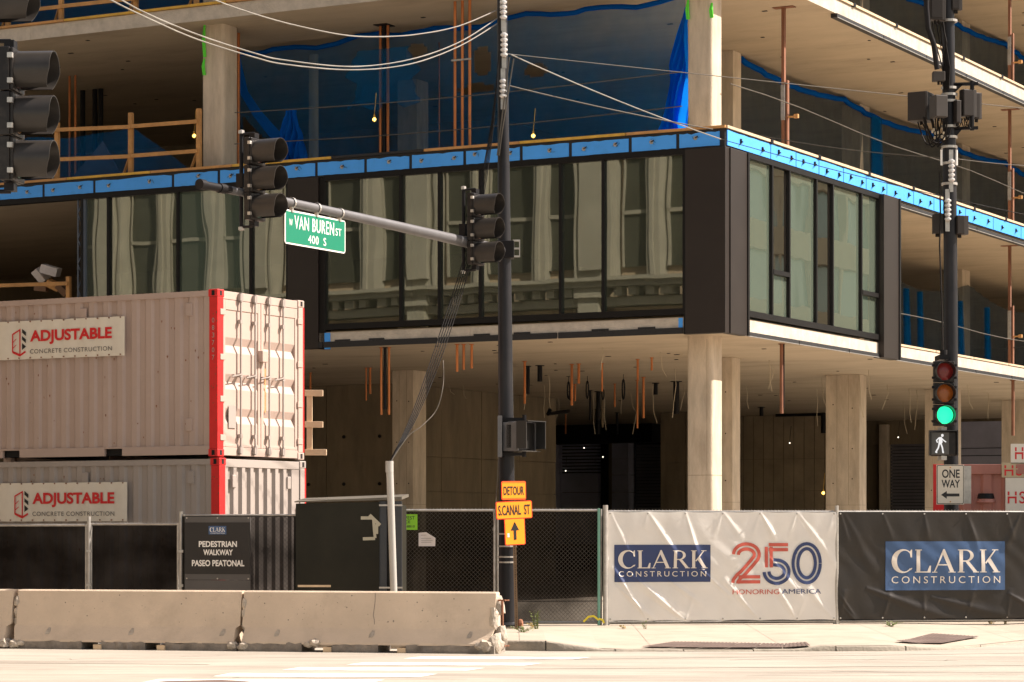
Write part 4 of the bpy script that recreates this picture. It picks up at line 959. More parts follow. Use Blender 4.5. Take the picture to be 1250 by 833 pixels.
    for _ in range(46):
        x, z = -.2 - wr.random() * (L_ - .4), .2 + wr.random() * 2.2; a, b = wr.uniform(.006, .016), wr.uniform(.01, .05)
        wm.add([(x - a, -.0005 + .02, z), (x, .0195, z - b), (x + a, .0195, z), (x, .0195, z + a)], [(0, 1, 2, 3)])
    for _ in range(26):
        x, z = wr.uniform(-.15, -.01), .25 + wr.random() * 2.1; a = wr.uniform(.004, .012); wm.add([(x - a, -.0025, z), (x, -.0025, z - a * 2), (x + a, -.0025, z), (x, -.0025, z + a)], [(0, 1, 2, 3)])
    o_ = obj('rust_specks', wm, m_rust, root); o_['kind'] = 'stuff'
    if digits:
        for k, ch in enumerate('083707'):
            obj('digit', text_mb(ch, -.105, -.06, H_ - .52 - k * .115, H_ - .445 - k * .115, fn=lambda a, b, y: (a, -.0035, b)), m_cont2, root)
    return root
CB = Vector((-4.52, 40.7, 0))
lowc = container((CB.x, CB.y, .16), -BA, 'lower shipping container with ribbed end, behind the pedestrian walkway sign', m_cont2, m_red, end='front', digits=False)
upc = container((CB.x - .03, CB.y + .01, 2.77), -BA, 'upper shipping container with double doors, stacked on another container', m_cont, m_red)
mb = MB()
for lx in (-5.9, -.3, -3.0):
    for ly in (.1, 2.2): mb.box(lx - .15, lx + .15, ly - .1, ly + .2, .0, .16)
o = obj('timber_cribbing', mb, m_lumber, None, (CB.x, CB.y, 0), -BA); tag(o, 'timber cribbing blocks under the lower container', 'timber')
# contractor banners hung on the two containers
def adjustable(base_z, xoff, label):
    root = thing('company_banner', label, 'banner', (CB.x, CB.y, 0), -BA, 'banners on the containers')
    x1 = -2.50 + xoff; x0 = x1 - 3.1; z0, z1 = base_z, base_z + .62
    def sag(u, v): return (x0 + (x1 - x0) * u, -.022 - .006 * math.sin(u * 60) - .003 * math.sin(v * 7), z0 + (z1 - z0) * v - (.003 * abs(math.sin(u * 33)) if v in (0, 1) else 0))
    obj('vinyl_sheet', MB().grid(80, 4, sag), m_vinyl, root, smooth=60)
    def P(mb_, nm, mt): obj(nm, mb_, mt, root)
    Y = -.034
    def q(u, v): return (x1 + (u - 1195) / 1090 * 2.16 * .965, z0 + .62 * (480 - v) / 372)
    # coordinates below were read off the flattened banner: u to the right, v down
    def fu(u): return x1 - (1195 - u) / 1000 * 2.06
    P(text_mb('ADJUSTABLE', fu(285), fu(1078), z0 + .225, z0 + .46, bold=.035, y=Y), 'red_lettering', m_inkred)
    P(text_mb('CONCRETE CONSTRUCTION', fu(285), fu(1078), z0 + .085, z0 + .155, y=Y, space=1.1), 'grey_lettering', m_inkgrey)
    # open-book emblem: a red frame with ribs and three dark slanted blocks
    mb_ = MB(); k = .023
    def e(u, v): return (fu(u), z0 + .5 - (v - 195) / 243 * .45)
    ribbon(mb_, [e(112, 245), e(185, 208), e(185, 425), e(112, 395)], k, 0, y=Y, closed=True)
    ribbon(mb_, [e(116, 315), e(150, 285)], .012, 0, y=Y - .001); ribbon(mb_, [e(116, 365), e(150, 338)], .012, 0, y=Y - .001)
    ribbon(mb_, [e(112, 400), e(185, 432), e(242, 398)], .03, 0, y=Y - .002); P(mb_, 'red_emblem', m_inkred)
    mb_ = MB()
    for v in (200, 262): mb_.add([(e(a, b)[0], Y, e(a, b)[1]) for a, b in ((206, v), (244, v + 30), (244, v + 64), (206, v + 32))], [(0, 1, 2, 3)])
    mb_.add([(e(a, b)[0], Y, e(a, b)[1]) for a, b in ((206, 322), (246, 356), (206, 384))], [(0, 1, 2)]); P(mb_, 'dark_emblem', m_inkblack)
    gm = MB()
    for i in range(14): gm.lathe([(0, -.04), (.012, -.038), (.012, -.02)], (x0 + .1 + i * .225, 0, z1 - .015), 'y', 6).lathe([(0, -.04), (.012, -.038), (.012, -.02)], (x0 + .1 + i * .225, 0, z0 + .02), 'y', 6)
    gg = obj('grommets', gm, m_rust, root); gg['kind'] = 'stuff'
    return root
def cz(px, py): lx = LX(px, -16.87); return ZZ(py, lx, -16.87), lx
z_a, l_a = cz(152, 434); 
CO = (CB - BP); clx = CO.x * BC - CO.y * BS     # container corner in building-local x
adjustable(z_a, (l_a - clx) + 2.50, 'white company banner with red and grey lettering on the upper container')
z_b, l_b = cz(155, 636)
adjustable(z_b - .005, (l_b - clx) + 2.50, 'white company banner with red and grey lettering on the lower container')
# timber ladder rack sticking out behind the upper container
lr = thing('timber_rack', 'pale timber rack with three arms beside the stacked containers', 'timber rack', tuple(at(378, 556, 43.6)))
obj('upright', MB().box(-.05, .04, 0, .08, 0, 1.08), m_plylight, lr)
for z, l_ in ((.98, .22), (.46, .22), (.0, .28)): obj('arm', MB().box(-.08, l_, -.03, .06, z, z + .10), m_plylight, lr, bevel=.004)

# ================================================================== faded red container with site signs, far right
X0 = at(1139, 600, 44.8).x
rc = thing('shipping_container', 'faded red container with site boards at the far right behind the black banner', 'shipping container', (X0, 44.8, .16), -R(10))
prf = corr_profile(6.0, .34, .05); vs = []
for s_, d in prf: vs += [(.16 + s_, .02 + d, .15), (.16 + s_, .02 + d, 2.50)]
obj('side_panel', MB().add(vs, [(2 * i, 2 * i + 2, 2 * i + 3, 2 * i + 1) for i in range(len(prf) - 1)]), m_pinkc, rc)
obj('corner_post', MB().box(0, .19, 0, .2, 0, 2.59), m_red, rc, bevel=.006); obj('corner_post', MB().box(6.2, 6.36, 0, .2, 0, 2.59), m_red, rc, bevel=.006)
obj('top_rail', MB().box(.19, 6.2, -.01, .06, 2.42, 2.585), m_pinkc, rc, bevel=.006); obj('roof_sheet', MB().box(0, 6.36, .06, 2.44, 2.50, 2.56), m_pinkc, rc); obj('end_wall', MB().box(0.01, .05, .2, 2.44, .1, 2.5), m_pinkc, rc); obj('back_wall', MB().box(0, 6.3, 2.40, 2.44, .1, 2.5), m_pinkc, rc)
sl_ = thing('wall_lamp', 'small shaded lamp on the faded red container', 'lamp', (at(1204, 575, 44.7).x, 44.74, 2.0))
obj('hood', MB().lathe([(.0, .26), (.13, .25), (.15, .17), (.12, .16)], (0, 0, 0), 'z', 14), m_iron, sl_); obj('shade', MB().lathe([(.14, .16), (.17, .10), (.10, .09)], (0, 0, 0), 'z', 14), m_pinkc, sl_); obj('bracket', MB().box(-.10, .06, -.03, .05, -.12, .09), m_pinkc, sl_, bevel=.01)
for (pl, pt, pb, pr_, s_, mt, ink, lab, tl, tt, tb, tr) in ((1234, 542, 566, 1275, 'HSC', m_vinyl, m_inkred, 'white site board standing above the faded red container', 1239, 546, 561, 1272), (1223, 565, 583, 1275, 'HSC', M('tan_board', (.50, .40, .25), .7), m_inkred, 'tan site board in the middle of the three at the right', 1226, 568, 581, 1262), (1227.5, 583.5, 625, 1275, 'HSC', m_vinyl, m_inkred, 'large white site board below the tan board', 1230, 600, 615, 1266)):
    D = 44.55; a, b = at(pl, pb, D), at(pr_, pt, D); r_ = thing('site_board', lab, 'sign board', (a.x, D, a.z), 0, 'red lettered site boards')
    obj('board', MB().box(0, b.x - a.x, 0, .03, 0, b.z - a.z), mt, r_)
    c, d = at(tl, tb, D), at(tr, tt, D); obj('red_lettering', text_mb(s_, c.x - a.x, d.x - a.x, c.z - a.z, d.z - a.z, bold=.01, y=-.003, space=1.15), ink, r_)
    obj('stencil_gap', MB().box(c.x - a.x - .03, d.x - a.x, -.006, -.0045, (c.z + d.z) / 2 - a.z + .018, (c.z + d.z) / 2 - a.z + .034), mt, r_)

# ================================================================== concrete barriers
def jersey(x0, x1, label, broken=False, seed=1):
    """local x along the barrier, y=0 centre; street side is -y"""
    rb = random.Random(seed); L_ = x1 - x0
    root = thing('concrete_barrier', label, 'concrete barrier', (0, 0, 0), 0, 'concrete road barriers')
    half = [(.30, .10), (.295, .13), (.17, .30), (.155, .34), (.088, .79), (.07, .808)]
    prof = [(-a, z) for a, z in half] + [(a, z) for a, z in half[::-1]]
    n = max(8, int(L_ / .1)); vs = []; m = len(prof)
    for i in range(n + 1):
        x = x0 + L_ * i / n; e0 = (i == 0); e1 = (i == n)
        for (y, z) in prof:
            dx = 0
            if e0: dx = abs(rb.gauss(0, .012)) + (.05 * rb.random() if z < .32 else 0)
            if e1: dx = -abs(rb.gauss(0, .014)) - (.10 * rb.random() if z < .32 else 0) - (.02 if broken else 0)
            vs.append((x + dx, y, z))
    fs = [(i * m + k, i * m + k + 1, (i + 1) * m + k + 1, (i + 1) * m + k) for i in range(n) for k in range(m - 1)]
    fs += [tuple(range(m))[::-1], tuple(n * m + k for k in range(m))]
    obj('block', MB().add(vs, fs), m_barrier, root, smooth=25)
    # foot with the forklift slots
    sl = [(.32, .41), (.60, .69)] if not broken else [(.25, .37), (.55, .66)]
    cuts = [0] + [v for s_ in sl for v in s_] + [1]
    for k in range(0, len(cuts), 2):
        a, b = x0 + L_ * cuts[k], x0 + L_ * cuts[k + 1]; nn = 10; vs = []
        for i in range(nn + 1):
            x = a + (b - a) * i / nn
            for (y, z) in ((-.302, 0), (-.306, .105), (.302, .105), (.302, 0)): vs.append((x, y + (rb.gauss(0, .007) if y < 0 else 0), max(0, z + rb.gauss(0, .008) if z > .05 else -.01)))
        fs = [(4 * i + q, 4 * i + (q + 1) % 4, 4 * i + 4 + (q + 1) % 4, 4 * i + 4 + q) for i in range(nn) for q in range(4)] + [(0, 1, 2, 3), (4 * nn + 3, 4 * nn + 2, 4 * nn + 1, 4 * nn)]
        obj('foot', MB().add(vs, fs), m_foot, root)
    for s_ in sl: obj('timber_wedge', MB().box(x0 + L_ * s_[1] - .11, x0 + L_ * s_[1] + .0, -.34, .2, .0, .07), m_plylight, root)
    for t in ((.16, .53, .93) if not broken else (.145, .52, .90)):
        x = x0 + L_ * t; obj('lifting_pocket', MB().prism([(-.035, -.045), (.022, -.04), (.035, .0), (.028, .045), (-.004, .05), (-.03, .0)], lambda u, v, d: (x + u, -.216 + v * .72 + d, .243 + v), -.004, .01), m_rough, root)
    return root
BDIR = math.atan2(34.9 - 36.66, 612 - 0) if False else None
A0 = at(0, 790, 36.55); A1 = at(612, 798, 34.85); bang = math.atan2(A1.y - A0.y, A1.x - A0.x)
def place(root, pxr):
    root.location = (A0.x, A0.y, 0); root.rotation_euler = (0, 0, bang)
def along(px):                             # distance along the barrier line for a photo column
    k = (px - 625) / F; return (k * A0.y - A0.x) / (math.cos(bang) - k * math.sin(bang))
b1 = jersey(along(20) - 3.05, along(21.5), 'concrete barrier cut by the left edge of the photo', seed=4); b2 = jersey(along(23.5), along(298), 'middle concrete barrier with two forklift slots', seed=5); b3 = jersey(along(300.5), along(610), 'cracked concrete barrier with broken end and rusty bar at the signal pole', True, 6)
for b in (b1, b2, b3): place(b, 0)
# broken end: rubble lumps, exposed bar, crack and chips
e = along(610); rb = random.Random(9)
def lump(x, y, z, r, s=1):
    mb = MB(); bm = bmesh.new(); bmesh.ops.create_icosphere(bm, subdivisions=2, radius=r)
    for v in bm.verts: v.co *= 1 + rb.uniform(-.25, .25)
    off = len(mb.v); mb.v += [(v.co.x + x, v.co.y + y, v.co.z * s + z) for v in bm.verts]; mb.f += [tuple(v.index for v in f.verts) for f in bm.faces]; bm.free(); return mb
for (x, y, z, r, s) in ((e - .12, -.22, .10, .13, .8), (e - .02, -.16, .14, .12, 1.2), (e + .02, -.05, .2, .10, 1.6), (e - .05, -.11, .45, .07, 2.2), (e - .2, -.27, .10, .08, .7), (e + .0, .0, .62, .075, 1.9)):
    obj('broken_chunk', lump(x, y, z, r, s), m_rough, b3)
obj('exposed_bar', MB().tube([(e + .055, -.06, .05), (e + .06, -.07, .3), (e + .05, -.06, .70)], .016, 7), m_rust, b3)
for z in (.70, .10): obj('bar_loop', MB().tube([(e - .02, -.05, z), (e + .10, -.10, z), (e + .13, -.03, z), (e, .02, z)], .012, 6), m_rust, b3)
for (bb, x, z, r) in ((b2, along(24) + .05, .06, .09), (b2, along(22) - .08, .07, .10), (b3, along(301) + .05, .06, .08), (b2, along(36), .08, .07), (b2, along(296) - .04, .07, .08), (b3, along(392), .12, .075), (b3, along(384), .1, .06)):
    obj('broken_chunk', lump(x, -.27, z, r, .8), m_rough, bb)
for bb, x in ((b2, along(24)), (b3, along(301))):
    for z in (.36, .5, .64): obj('chipped_edge', lump(x + .005, -.10, z, .04, 1.9), m_rough, bb)
def face_y(z): return -(.155 + (.088 - .155) * (z - .34) / .45)
cr = MB(); pts = [(along(460) + rb.uniform(-.012, .012) + .012 * math.sin(i), .79 - i * .06) for i in range(8)]
ribbon(cr, pts, .007, 0, lambda u, v, y: (u, face_y(v) - .003, v)); obj('crack', cr, m_foot, b3)
pm = MB()
for (bb0, bb1, n_) in ((along(24), along(296), 26), (along(301), along(590), 60)):
    for _ in range(n_):
        x, z = rb.uniform(bb0 + .1, bb1 - .1), rb.uniform(.36, .76); r = rb.choice((.004, .006, .006, .011)); pm.add([(x - r, face_y(z) - .002, z), (x, face_y(z) - .002, z - r), (x + r, face_y(z) - .002, z), (x, face_y(z) - .002, z + r)], [(0, 1, 2, 3)])
pm_o = obj('air_holes', pm, m_foot, b3); pm_o['kind'] = 'stuff'

# ================================================================== fences
def chain_link(mb, w_, z0, z1, pitch=.066, r=.0022):
    h = z1 - z0; n = int((w_ + h) / pitch) + 1
    for s_ in (1, -1):
        for i in range(n):
            a = i * pitch - (h if s_ > 0 else 0); p, q = Vector((a, 0, z0)), Vector((a + s_ * h, 0, z1))
            if s_ < 0: p, q = Vector((i * pitch, 0, z0)), Vector((i * pitch - h, 0, z1))
            # clip to 0..w
            def clip(p, q):
                for lo in (True, False):
                    L0 = 0 if lo else w_
                    if (p.x < L0) == lo and (q.x < L0) == lo and p.x != L0 and q.x != L0: return None
                    if ((p.x < L0) == lo) and p.x != L0: t = (L0 - p.x) / (q.x - p.x); p = p.lerp(q, t)
                    if ((q.x < L0) == lo) and q.x != L0: t = (L0 - p.x) / (q.x - p.x); q = p.lerp(q, t)
                return p, q
            c = clip(p, q)
            if c and (c[0] - c[1]).length > .03:
                nseg = max(1, int((c[1] - c[0]).length / (pitch * .7071 * 2)))
                mb.tube([c[0] + Vector((0, s_ * .003, 0)), c[1] + Vector((0, s_ * .003, 0))], r, 3, caps=False)
    return mb
def fence_panel(A, B_, z0, z1, label, link_=True, scrim=None, barbs=True, scy=.04, post_m=None, group='temporary site fence panels'):
    A, B_ = Vector(A), Vector(B_); ang = math.atan2(B_.y - A.y, B_.x - A.x); w_ = (B_ - A).length
    root = thing('site_fence', label, 'fence', (A.x, A.y, 0), ang, group); pm_ = post_m or m_galv
    for x in (.02, w_ - .02): obj('post', MB().tube([(x, 0, max(z0 - .13, 0) if z0 > .2 else z0 - .02), (x, 0, z1)], .021, 10), pm_, root, smooth=50)
    obj('top_rail', MB().tube([(.02, 0, z1 - .02), (w_ - .02, 0, z1 - .02)], .019, 8), pm_, root, smooth=50); obj('bottom_rail', MB().tube([(.02, 0, z0 + .05), (w_ - .02, 0, z0 + .05)], .017, 8), pm_, root, smooth=50)
    if link_:
        o = obj('chain_link', chain_link(MB(), w_, z0 + .04, z1), m_chain, root); o['kind'] = 'stuff'
    if barbs:
        mb = MB(); n = int(w_ / .055)
        for i in range(n): mb.tube([(i * .055, 0, z1 - .02), (i * .055 + .01, -.01, z1 + .02)], .0035, 3, caps=False)
        o = obj('wire_ends', mb, m_galv, root); o['kind'] = 'stuff'
    if scrim:
        y = scy
        fn = lambda u, v: Vector((w_ * u, y + .012 * math.sin(u * 31 + v * 3), z0 + .02 + (z1 - .05 - z0) * v))
        obj('scrim', MB().grid(40, 8, fn), scrim, root, smooth=60)
    tm = MB()
    for i in range(int(w_ / .45)): tm.lathe([(.024, -.006), (.024, .006)], (0, 0, 0), 'x', 8)
    return root
GZ = .13
f1 = fence_panel(at(486, 762, 41.4), at(605, 762, 41.4), GZ, GZ + 1.83, 'chain link fence panel between the green box and the signal pole', True, m_scrim)
f2 = fence_panel(at(606, 762, 41.4), at(735, 762, 41.4), GZ, GZ + 1.83, 'chain link gate panel between signal pole and white banner', True, m_scrim)
f0 = fence_panel(at(360, 762, 41.6), at(485, 762, 41.45), GZ, GZ + 1.83, 'fence panel hidden mostly by the dark green box', False, m_scrim)
gpost = tag(obj('gate_post', MB().tube([(0, 0, .12), (0, 0, 2.02)], .04, 12), m_galv, None, tuple(at(736, 700, 41.3).xy) + (0,), smooth=50), 'thick galvanised post left of the white banner', 'post')
gp_ = tag(obj('gate_post', MB().tube([(0, 0, .12), (0, 0, 1.97)], .024, 10), M('teal_paint', (.16, .36, .28), .6), None, tuple(at(731, 700, 41.3).xy) + (0,), smooth=50), 'slim teal painted post beside the thick fence post', 'post')
gpost.location.x += .04
WA, WB = at(741, 760, 41.38), at(1020, 760, 41.9); KA, KB = at(1021.5, 760, 41.9), at(1330, 760, 42.8)
f3 = fence_panel(WA, WB, GZ, GZ + 1.81, 'fence panel carrying the white banner', False, m_scrim); f4 = fence_panel(KA, KB, GZ, GZ + 1.81, 'fence panel carrying the black banner', False, m_scrim)
f5 = fence_panel(KB + Vector((.05, 0, 0)), KB + Vector((3.4, .9, 0)), GZ, GZ + 1.81, 'fence panel outside the right edge of the photo', False, m_scrim)
cp = tag(obj('fence_post', MB().tube([(0, 0, .12), (0, 0, 2.02)], .03, 12), m_galv, None, (WB.x + .015, WB.y - .03, 0), smooth=50), 'galvanised post between the white and the black banner', 'post')
# left fences behind the barriers
L1a, L1b = at(-90, 700, 39.6), at(107, 700, 38.9); L2b = at(219, 700, 38.5); L3b = at(362, 700, 37.9)
fence_panel(L1a, L1b, .02, 1.72, 'black mesh fence panel cut by the left edge', False, m_scrim, barbs=False)
fence_panel(L1b + Vector((.03, 0, 0)), L2b, .02, 1.735, 'black mesh fence panel left of the walkway sign', False, m_scrim, barbs=True)
fp = fence_panel(L2b + Vector((.06, -.05, 0)), L3b, .02, 1.86, 'taller fence panel with see-through mesh carrying the walkway sign', True, m_scrim_thin, barbs=False, scy=-.035)
for px, lab in ((108.5, 'rusty fence post between the two black mesh panels'), (221, 'blue and tan fence post left of the walkway sign')):
    q = at(px, 700, 38.85 if px < 200 else 38.45); tag(obj('fence_post', MB().tube([(0, 0, 0), (0, 0, 1.83 if px < 200 else 1.90)], .028, 12).box(-.035, .035, -.035, .035, .8, .84).box(-.035, .035, -.035, .035, 1.3, 1.34), m_galv, None, (q.x, q.y, 0), smooth=50), lab, 'post')
# walkway sign
S0 = at(226, 640, 38.25); S1 = at(306, 640, 37.95); sa = math.atan2(S1.y - S0.y, S1.x - S0.x); sw_ = (S1 - S0).length
ws = thing('walkway_sign', 'black pedestrian walkway sign in two languages tied on the fence', 'sign', (S0.x, S0.y, 0), sa)
zS = lambda py: EYE + (648 - py) / F * 38.1
obj('backing', MB().box(0, sw_, -.012, .0, zS(708), zS(631)), M('dark_grey_board', (.08, .075, .072), .6), ws)
obj('panel', MB().box(.0, sw_ - .0, -.018, -.0125, zS(701), zS(638)), m_inkblack, ws)
def sx(px): return (px - 226) / 80 * sw_
obj('lettering', text_mb('PEDESTRIAN', sx(243.5), sx(290), zS(668), zS(660.7), bold=.03, y=-.021), m_white, ws)
obj('lettering', text_mb('WALKWAY', sx(249), sx(285), zS(678), zS(671), bold=.03, y=-.021), m_white, ws)
obj('lettering', text_mb('PASEO PEATONAL', sx(235), sx(299), zS(691.5), zS(683.8), bold=.03, y=-.021), m_white, ws)
lg = obj('logo_plate', MB().box(sx(255.5), sx(277), -.021, -.0185, zS(652.5), zS(642.3)), m_blueprint, ws)
obj('logo_lettering', clark(MB(), sx(257), sx(275.5), zS(649.5), zS(644), -.0235, lambda a, b, y: (a, y, b)), m_white, lg)
k_ = obj('logo_small_lettering', text_mb('CONSTRUCTION', sx(258), sx(275), zS(651.8), zS(650.4), y=-.0235), m_white, lg); k_['kind'] = 'stuff'
gr = MB()
for a in (.03, .5, .97):
    for z in (zS(632.5), zS(706.5)): gr.lathe([(0, -.016), (.012, -.015), (.012, -.01)], (a * sw_, 0, z), 'y', 6)
gg = obj('grommets', gr, m_galv, ws); gg['kind'] = 'stuff'
obj('apron', MB().box(.0, sw_, -.010, -.004, .05, zS(708.5)), bpy.data.materials['dark_grey_board'], ws)
# ------------------------------------------------------------------ big banners
def banner(A, Bv, pad, z0, z1, mat, label, folds, amp=1.0, nx=260, nz=110):
    A, Bv = Vector(A), Vector(Bv); ang = math.atan2(Bv.y - A.y, Bv.x - A.x); w_ = (Bv - A).xy.length
    root = thing('vinyl_banner', label, 'banner', (A.x, A.y, 0), ang)
    H_ = z1 - z0
    def dis(x, z):
        v = (z - z0) / H_; d = 0
        for (gx, gz, ang_, ln, wd, am) in folds:
            c, s_ = math.cos(R(ang_)), math.sin(R(ang_)); px_, pz_ = x - gx, z - gz
            t = px_ * c + pz_ * s_; q = -px_ * s_ + pz_ * c
            if t < -.03 or t > ln: continue
            f_ = max(0, t) / ln; ww = wd * (.22 + .9 * f_); d += am * math.exp(-(q / ww) ** 2) * math.sin(math.pi * min(1, f_ * .96 + .04)) ** .6 
        edge = math.sin(math.pi * max(0, min(1, v))) ** .5
        d += .010 * math.sin(x * 2.3 + z * 3.1) + .005 * math.sin(x * 6.1 - z * 8.3) + .0025 * math.sin(x * 17 + z * 11 + 2 * math.sin(z * 5))
        return -.05 - d * amp * (.25 + .75 * edge)
    sc_ = lambda x: .012 * abs(math.sin(x / w_ * math.pi * 6))
    def fn(u, v):
        x = w_ * u; z = z0 + H_ * v + (sc_(x) * (v * 2 - 1) * -1 if (v < .02 or v > .98) else 0)
        return Vector((x, dis(x, z), z))
    obj('cloth', MB().grid(nx, nz, fn), mat, root, smooth=80)
    def on(a, b, y): return (a, dis(a, b) + y, b)
    gm = MB()
    for i in range(7):
        for z in (z0 + .03, z1 - .03): gm.lathe([(0, -.066), (.014, -.064), (.014, -.03)], (.04 + (w_ - .08) * i / 6, 0, z), 'y', 8)
    gg = obj('grommets', gm, m_galv, root); gg['kind'] = 'stuff'
    return root, w_, on, dis
rf_ = random.Random(12)
W_ = (WB - WA).xy.length; zt, zb_ = GZ + 1.79, GZ + .07
folds = []
for i in range(7):
    gx = .04 + (W_ - .08) * i / 6
    folds += [(gx, zt, -62 + rf_.uniform(-14, 10), rf_.uniform(.5, 1.3), rf_.uniform(.04, .09), rf_.uniform(.015, .034)), (gx, zt, -105 + rf_.uniform(-12, 12), rf_.uniform(.25, .6), .05, rf_.uniform(.006, .02))]
    if i in (1, 2, 4, 5, 6): folds += [(gx, zb_, 132 + rf_.uniform(-12, 12), rf_.uniform(.6, 1.4), rf_.uniform(.05, .09), rf_.uniform(.018, .034))]
    if i in (2, 5): folds += [(gx, zb_, 70, .45, .05, .012)]
folds += [(.35, .95, -38, 1.25, .06, .030), (.15, .75, -42, .9, .05, .028), (1.45, 1.05, -42, .8, .03, .016), (.9, .9, -36, .8, .05, .018), (2.6, 1.2, -50, .9, .07, .020)]
wb, W_, on, dis = banner(WA, WB, 0, zb_, zt, m_banner, 'white contractor banner with navy logo and red and blue 250 numerals', folds)
def bxp(px): return (px - 742) / (1019 - 742) * W_
def bz(py): return zb_ + (757 - py) / (757 - 622) * (zt - zb_)
def printed(nm, mb_, mt, root, on_, y): return obj(nm, mb_, mt, root)
def sheet_on(x0, x1, z0, z1, y, on_, nx=50, nz=22): return MB().grid(nx, nz, lambda u, v: on_(x0 + (x1 - x0) * u, z0 + (z1 - z0) * v, y))
lp = obj('logo_panel', sheet_on(bxp(750), bxp(865.5), bz(709), bz(663), -.009, on, 110, 44), m_navy, wb, smooth=80)
obj('logo_lettering', warp(clark(MB(), bxp(754.5), bxp(860.5), bz(692), bz(670), -.018, FLAT), on), m_bannertext, lp)
mb = MB(); ribbon(mb, [(bxp(755) + (bxp(860) - bxp(755)) * i / 20, bz(693.6)) for i in range(21)], .009, 0, on, -.007); obj('logo_rule', mb, m_bannertext, lp)
k_ = obj('logo_small_lettering', text_mb('CONSTRUCTION', bxp(755), bxp(860), bz(702.2), bz(695.6), y=-.018, space=1.45).warp(on), m_bannertext, lp); k_['kind'] = 'stuff'
# 250 with doubled strokes
def px2(pts): return [(bxp(740 + a * .228), bz(620 + b * .228)) for a, b in pts]
u1 = .228
def line2(mb_, pts, y=-.004):
    wd = 17 * u1 / 277 * W_
    ribbon(mb_, pts, wd, wd * .76, None, y - .008); ribbon(mb_, pts, wd, -wd * .76, None, y - .008)
red = MB()
a2 = arc(741, 246, 56, 49, 172, -42, 22); P2 = a2 + [(690 - 3 + (783 - 690) * t, 378 - (378 - 279) * t) for t in (.85, .6, .4, .2)]
P2 = arc(741, 246, 56, 46, 175, -38, 22) ; P2 = [(741 + 56 * math.cos(R(180 - i * 10)), 242 - 44 * math.sin(R(180 - i * 10))) for i in range(0, 23)] + [(760, 300), (720, 345), (700, 362)]
line2(red, px2(P2 + [(684, 384), (682, 398)])); line2(red, px2([(700, 377), (760, 377), (814, 377)]), -.0045)
red5 = MB(); line2(red5, px2([(861, 312), (861, 260), (861, 200)])); line2(red5, px2([(861, 202), (910, 202), (964, 202)]), -.0045)
navy = MB(); line2(navy, px2([(880 + 4, 285)] + [(902 + 54 * math.cos(R(-100 + i * 10)) , 336 + 50 * math.sin(R(-100 + i * 10))) for i in range(2, 29)]))
line2(navy, px2([(1064 + 60 * math.cos(R(i * 10)), 290 + 93 * math.sin(R(i * 10))) for i in range(37)]), -.0045)
obj('red_numeral', red.warp(on), m_coral, wb); obj('red_numeral', red5.warp(on), m_coral, wb); obj('navy_numerals', navy.warp(on), m_navy, wb)
obj('red_lettering', text_mb('HONORING', bxp(892), bxp(948.5), bz(724.5), bz(718.5), bold=0.0, y=-.012).warp(on), m_coral, wb); obj('navy_lettering', text_mb('AMERICA', bxp(952), bxp(1000), bz(724), bz(718.2), bold=0.0, y=-.012).warp(on), m_navy, wb)
K_ = (KB - KA).xy.length
folds = [(.05, .45, -48, .75, .03, .03), (.02, .62, -55, .6, .03, .02), (.5, .7, -20, 2.2, .12, .035), (1.6, .55, -14, 1.6, .10, .03), (K_ - .5, zt, -60, .9, .06, .03), (K_ - 1.2, zt, -115, .7, .06, .02), (2.2, zt, -75, .8, .06, .015), (2.9, .6, -30, .8, .08, .03), (.1, zt, -62, 1.2, .1, .015)]
for i in range(7): folds += [(.04 + (K_ - .08) * i / 6, zt, -75 + rf_.uniform(-15, 15), .5, .05, .014), (.04 + (K_ - .08) * i / 6, zb_, 100 + rf_.uniform(-30, 30), .5, .05, .016)]
kb, K_, onk, dk = banner(KA, KB, 0, zb_, zt, m_bannerk, 'black contractor banner with light blue logo panel', folds)
def kx(px):
    k = (px - 625) / F; ang = math.atan2(KB.y - KA.y, KB.x - KA.x); return (k * KA.y - KA.x) / (math.cos(ang) - k * math.sin(ang))
def kz(py, px): D = KA.y + kx(px) * math.sin(math.atan2(KB.y - KA.y, KB.x - KA.x)); return EYE + (648 - py) * D / F
lp = obj('logo_panel', sheet_on(kx(1079.5), kx(1225), kz(720.5, 1150), kz(661, 1150), -.009, onk, 110, 44), m_blueprint, kb, smooth=80)
obj('logo_lettering', warp(clark(MB(), kx(1086.5), kx(1217), kz(699, 1150), kz(671, 1150), -.018, FLAT), onk), m_bannertext, lp)
mb = MB(); ribbon(mb, [(kx(1087) + (kx(1218) - kx(1087)) * i / 20, kz(701, 1150)) for i in range(21)], .010, 0, onk, -.007); obj('logo_rule', mb, m_bannertext, lp)
k_ = obj('logo_small_lettering', text_mb('CONSTRUCTION', kx(1087), kx(1219), kz(712, 1150), kz(703.5, 1150), y=-.018, space=1.45).warp(onk), m_bannertext, lp); k_['kind'] = 'stuff'

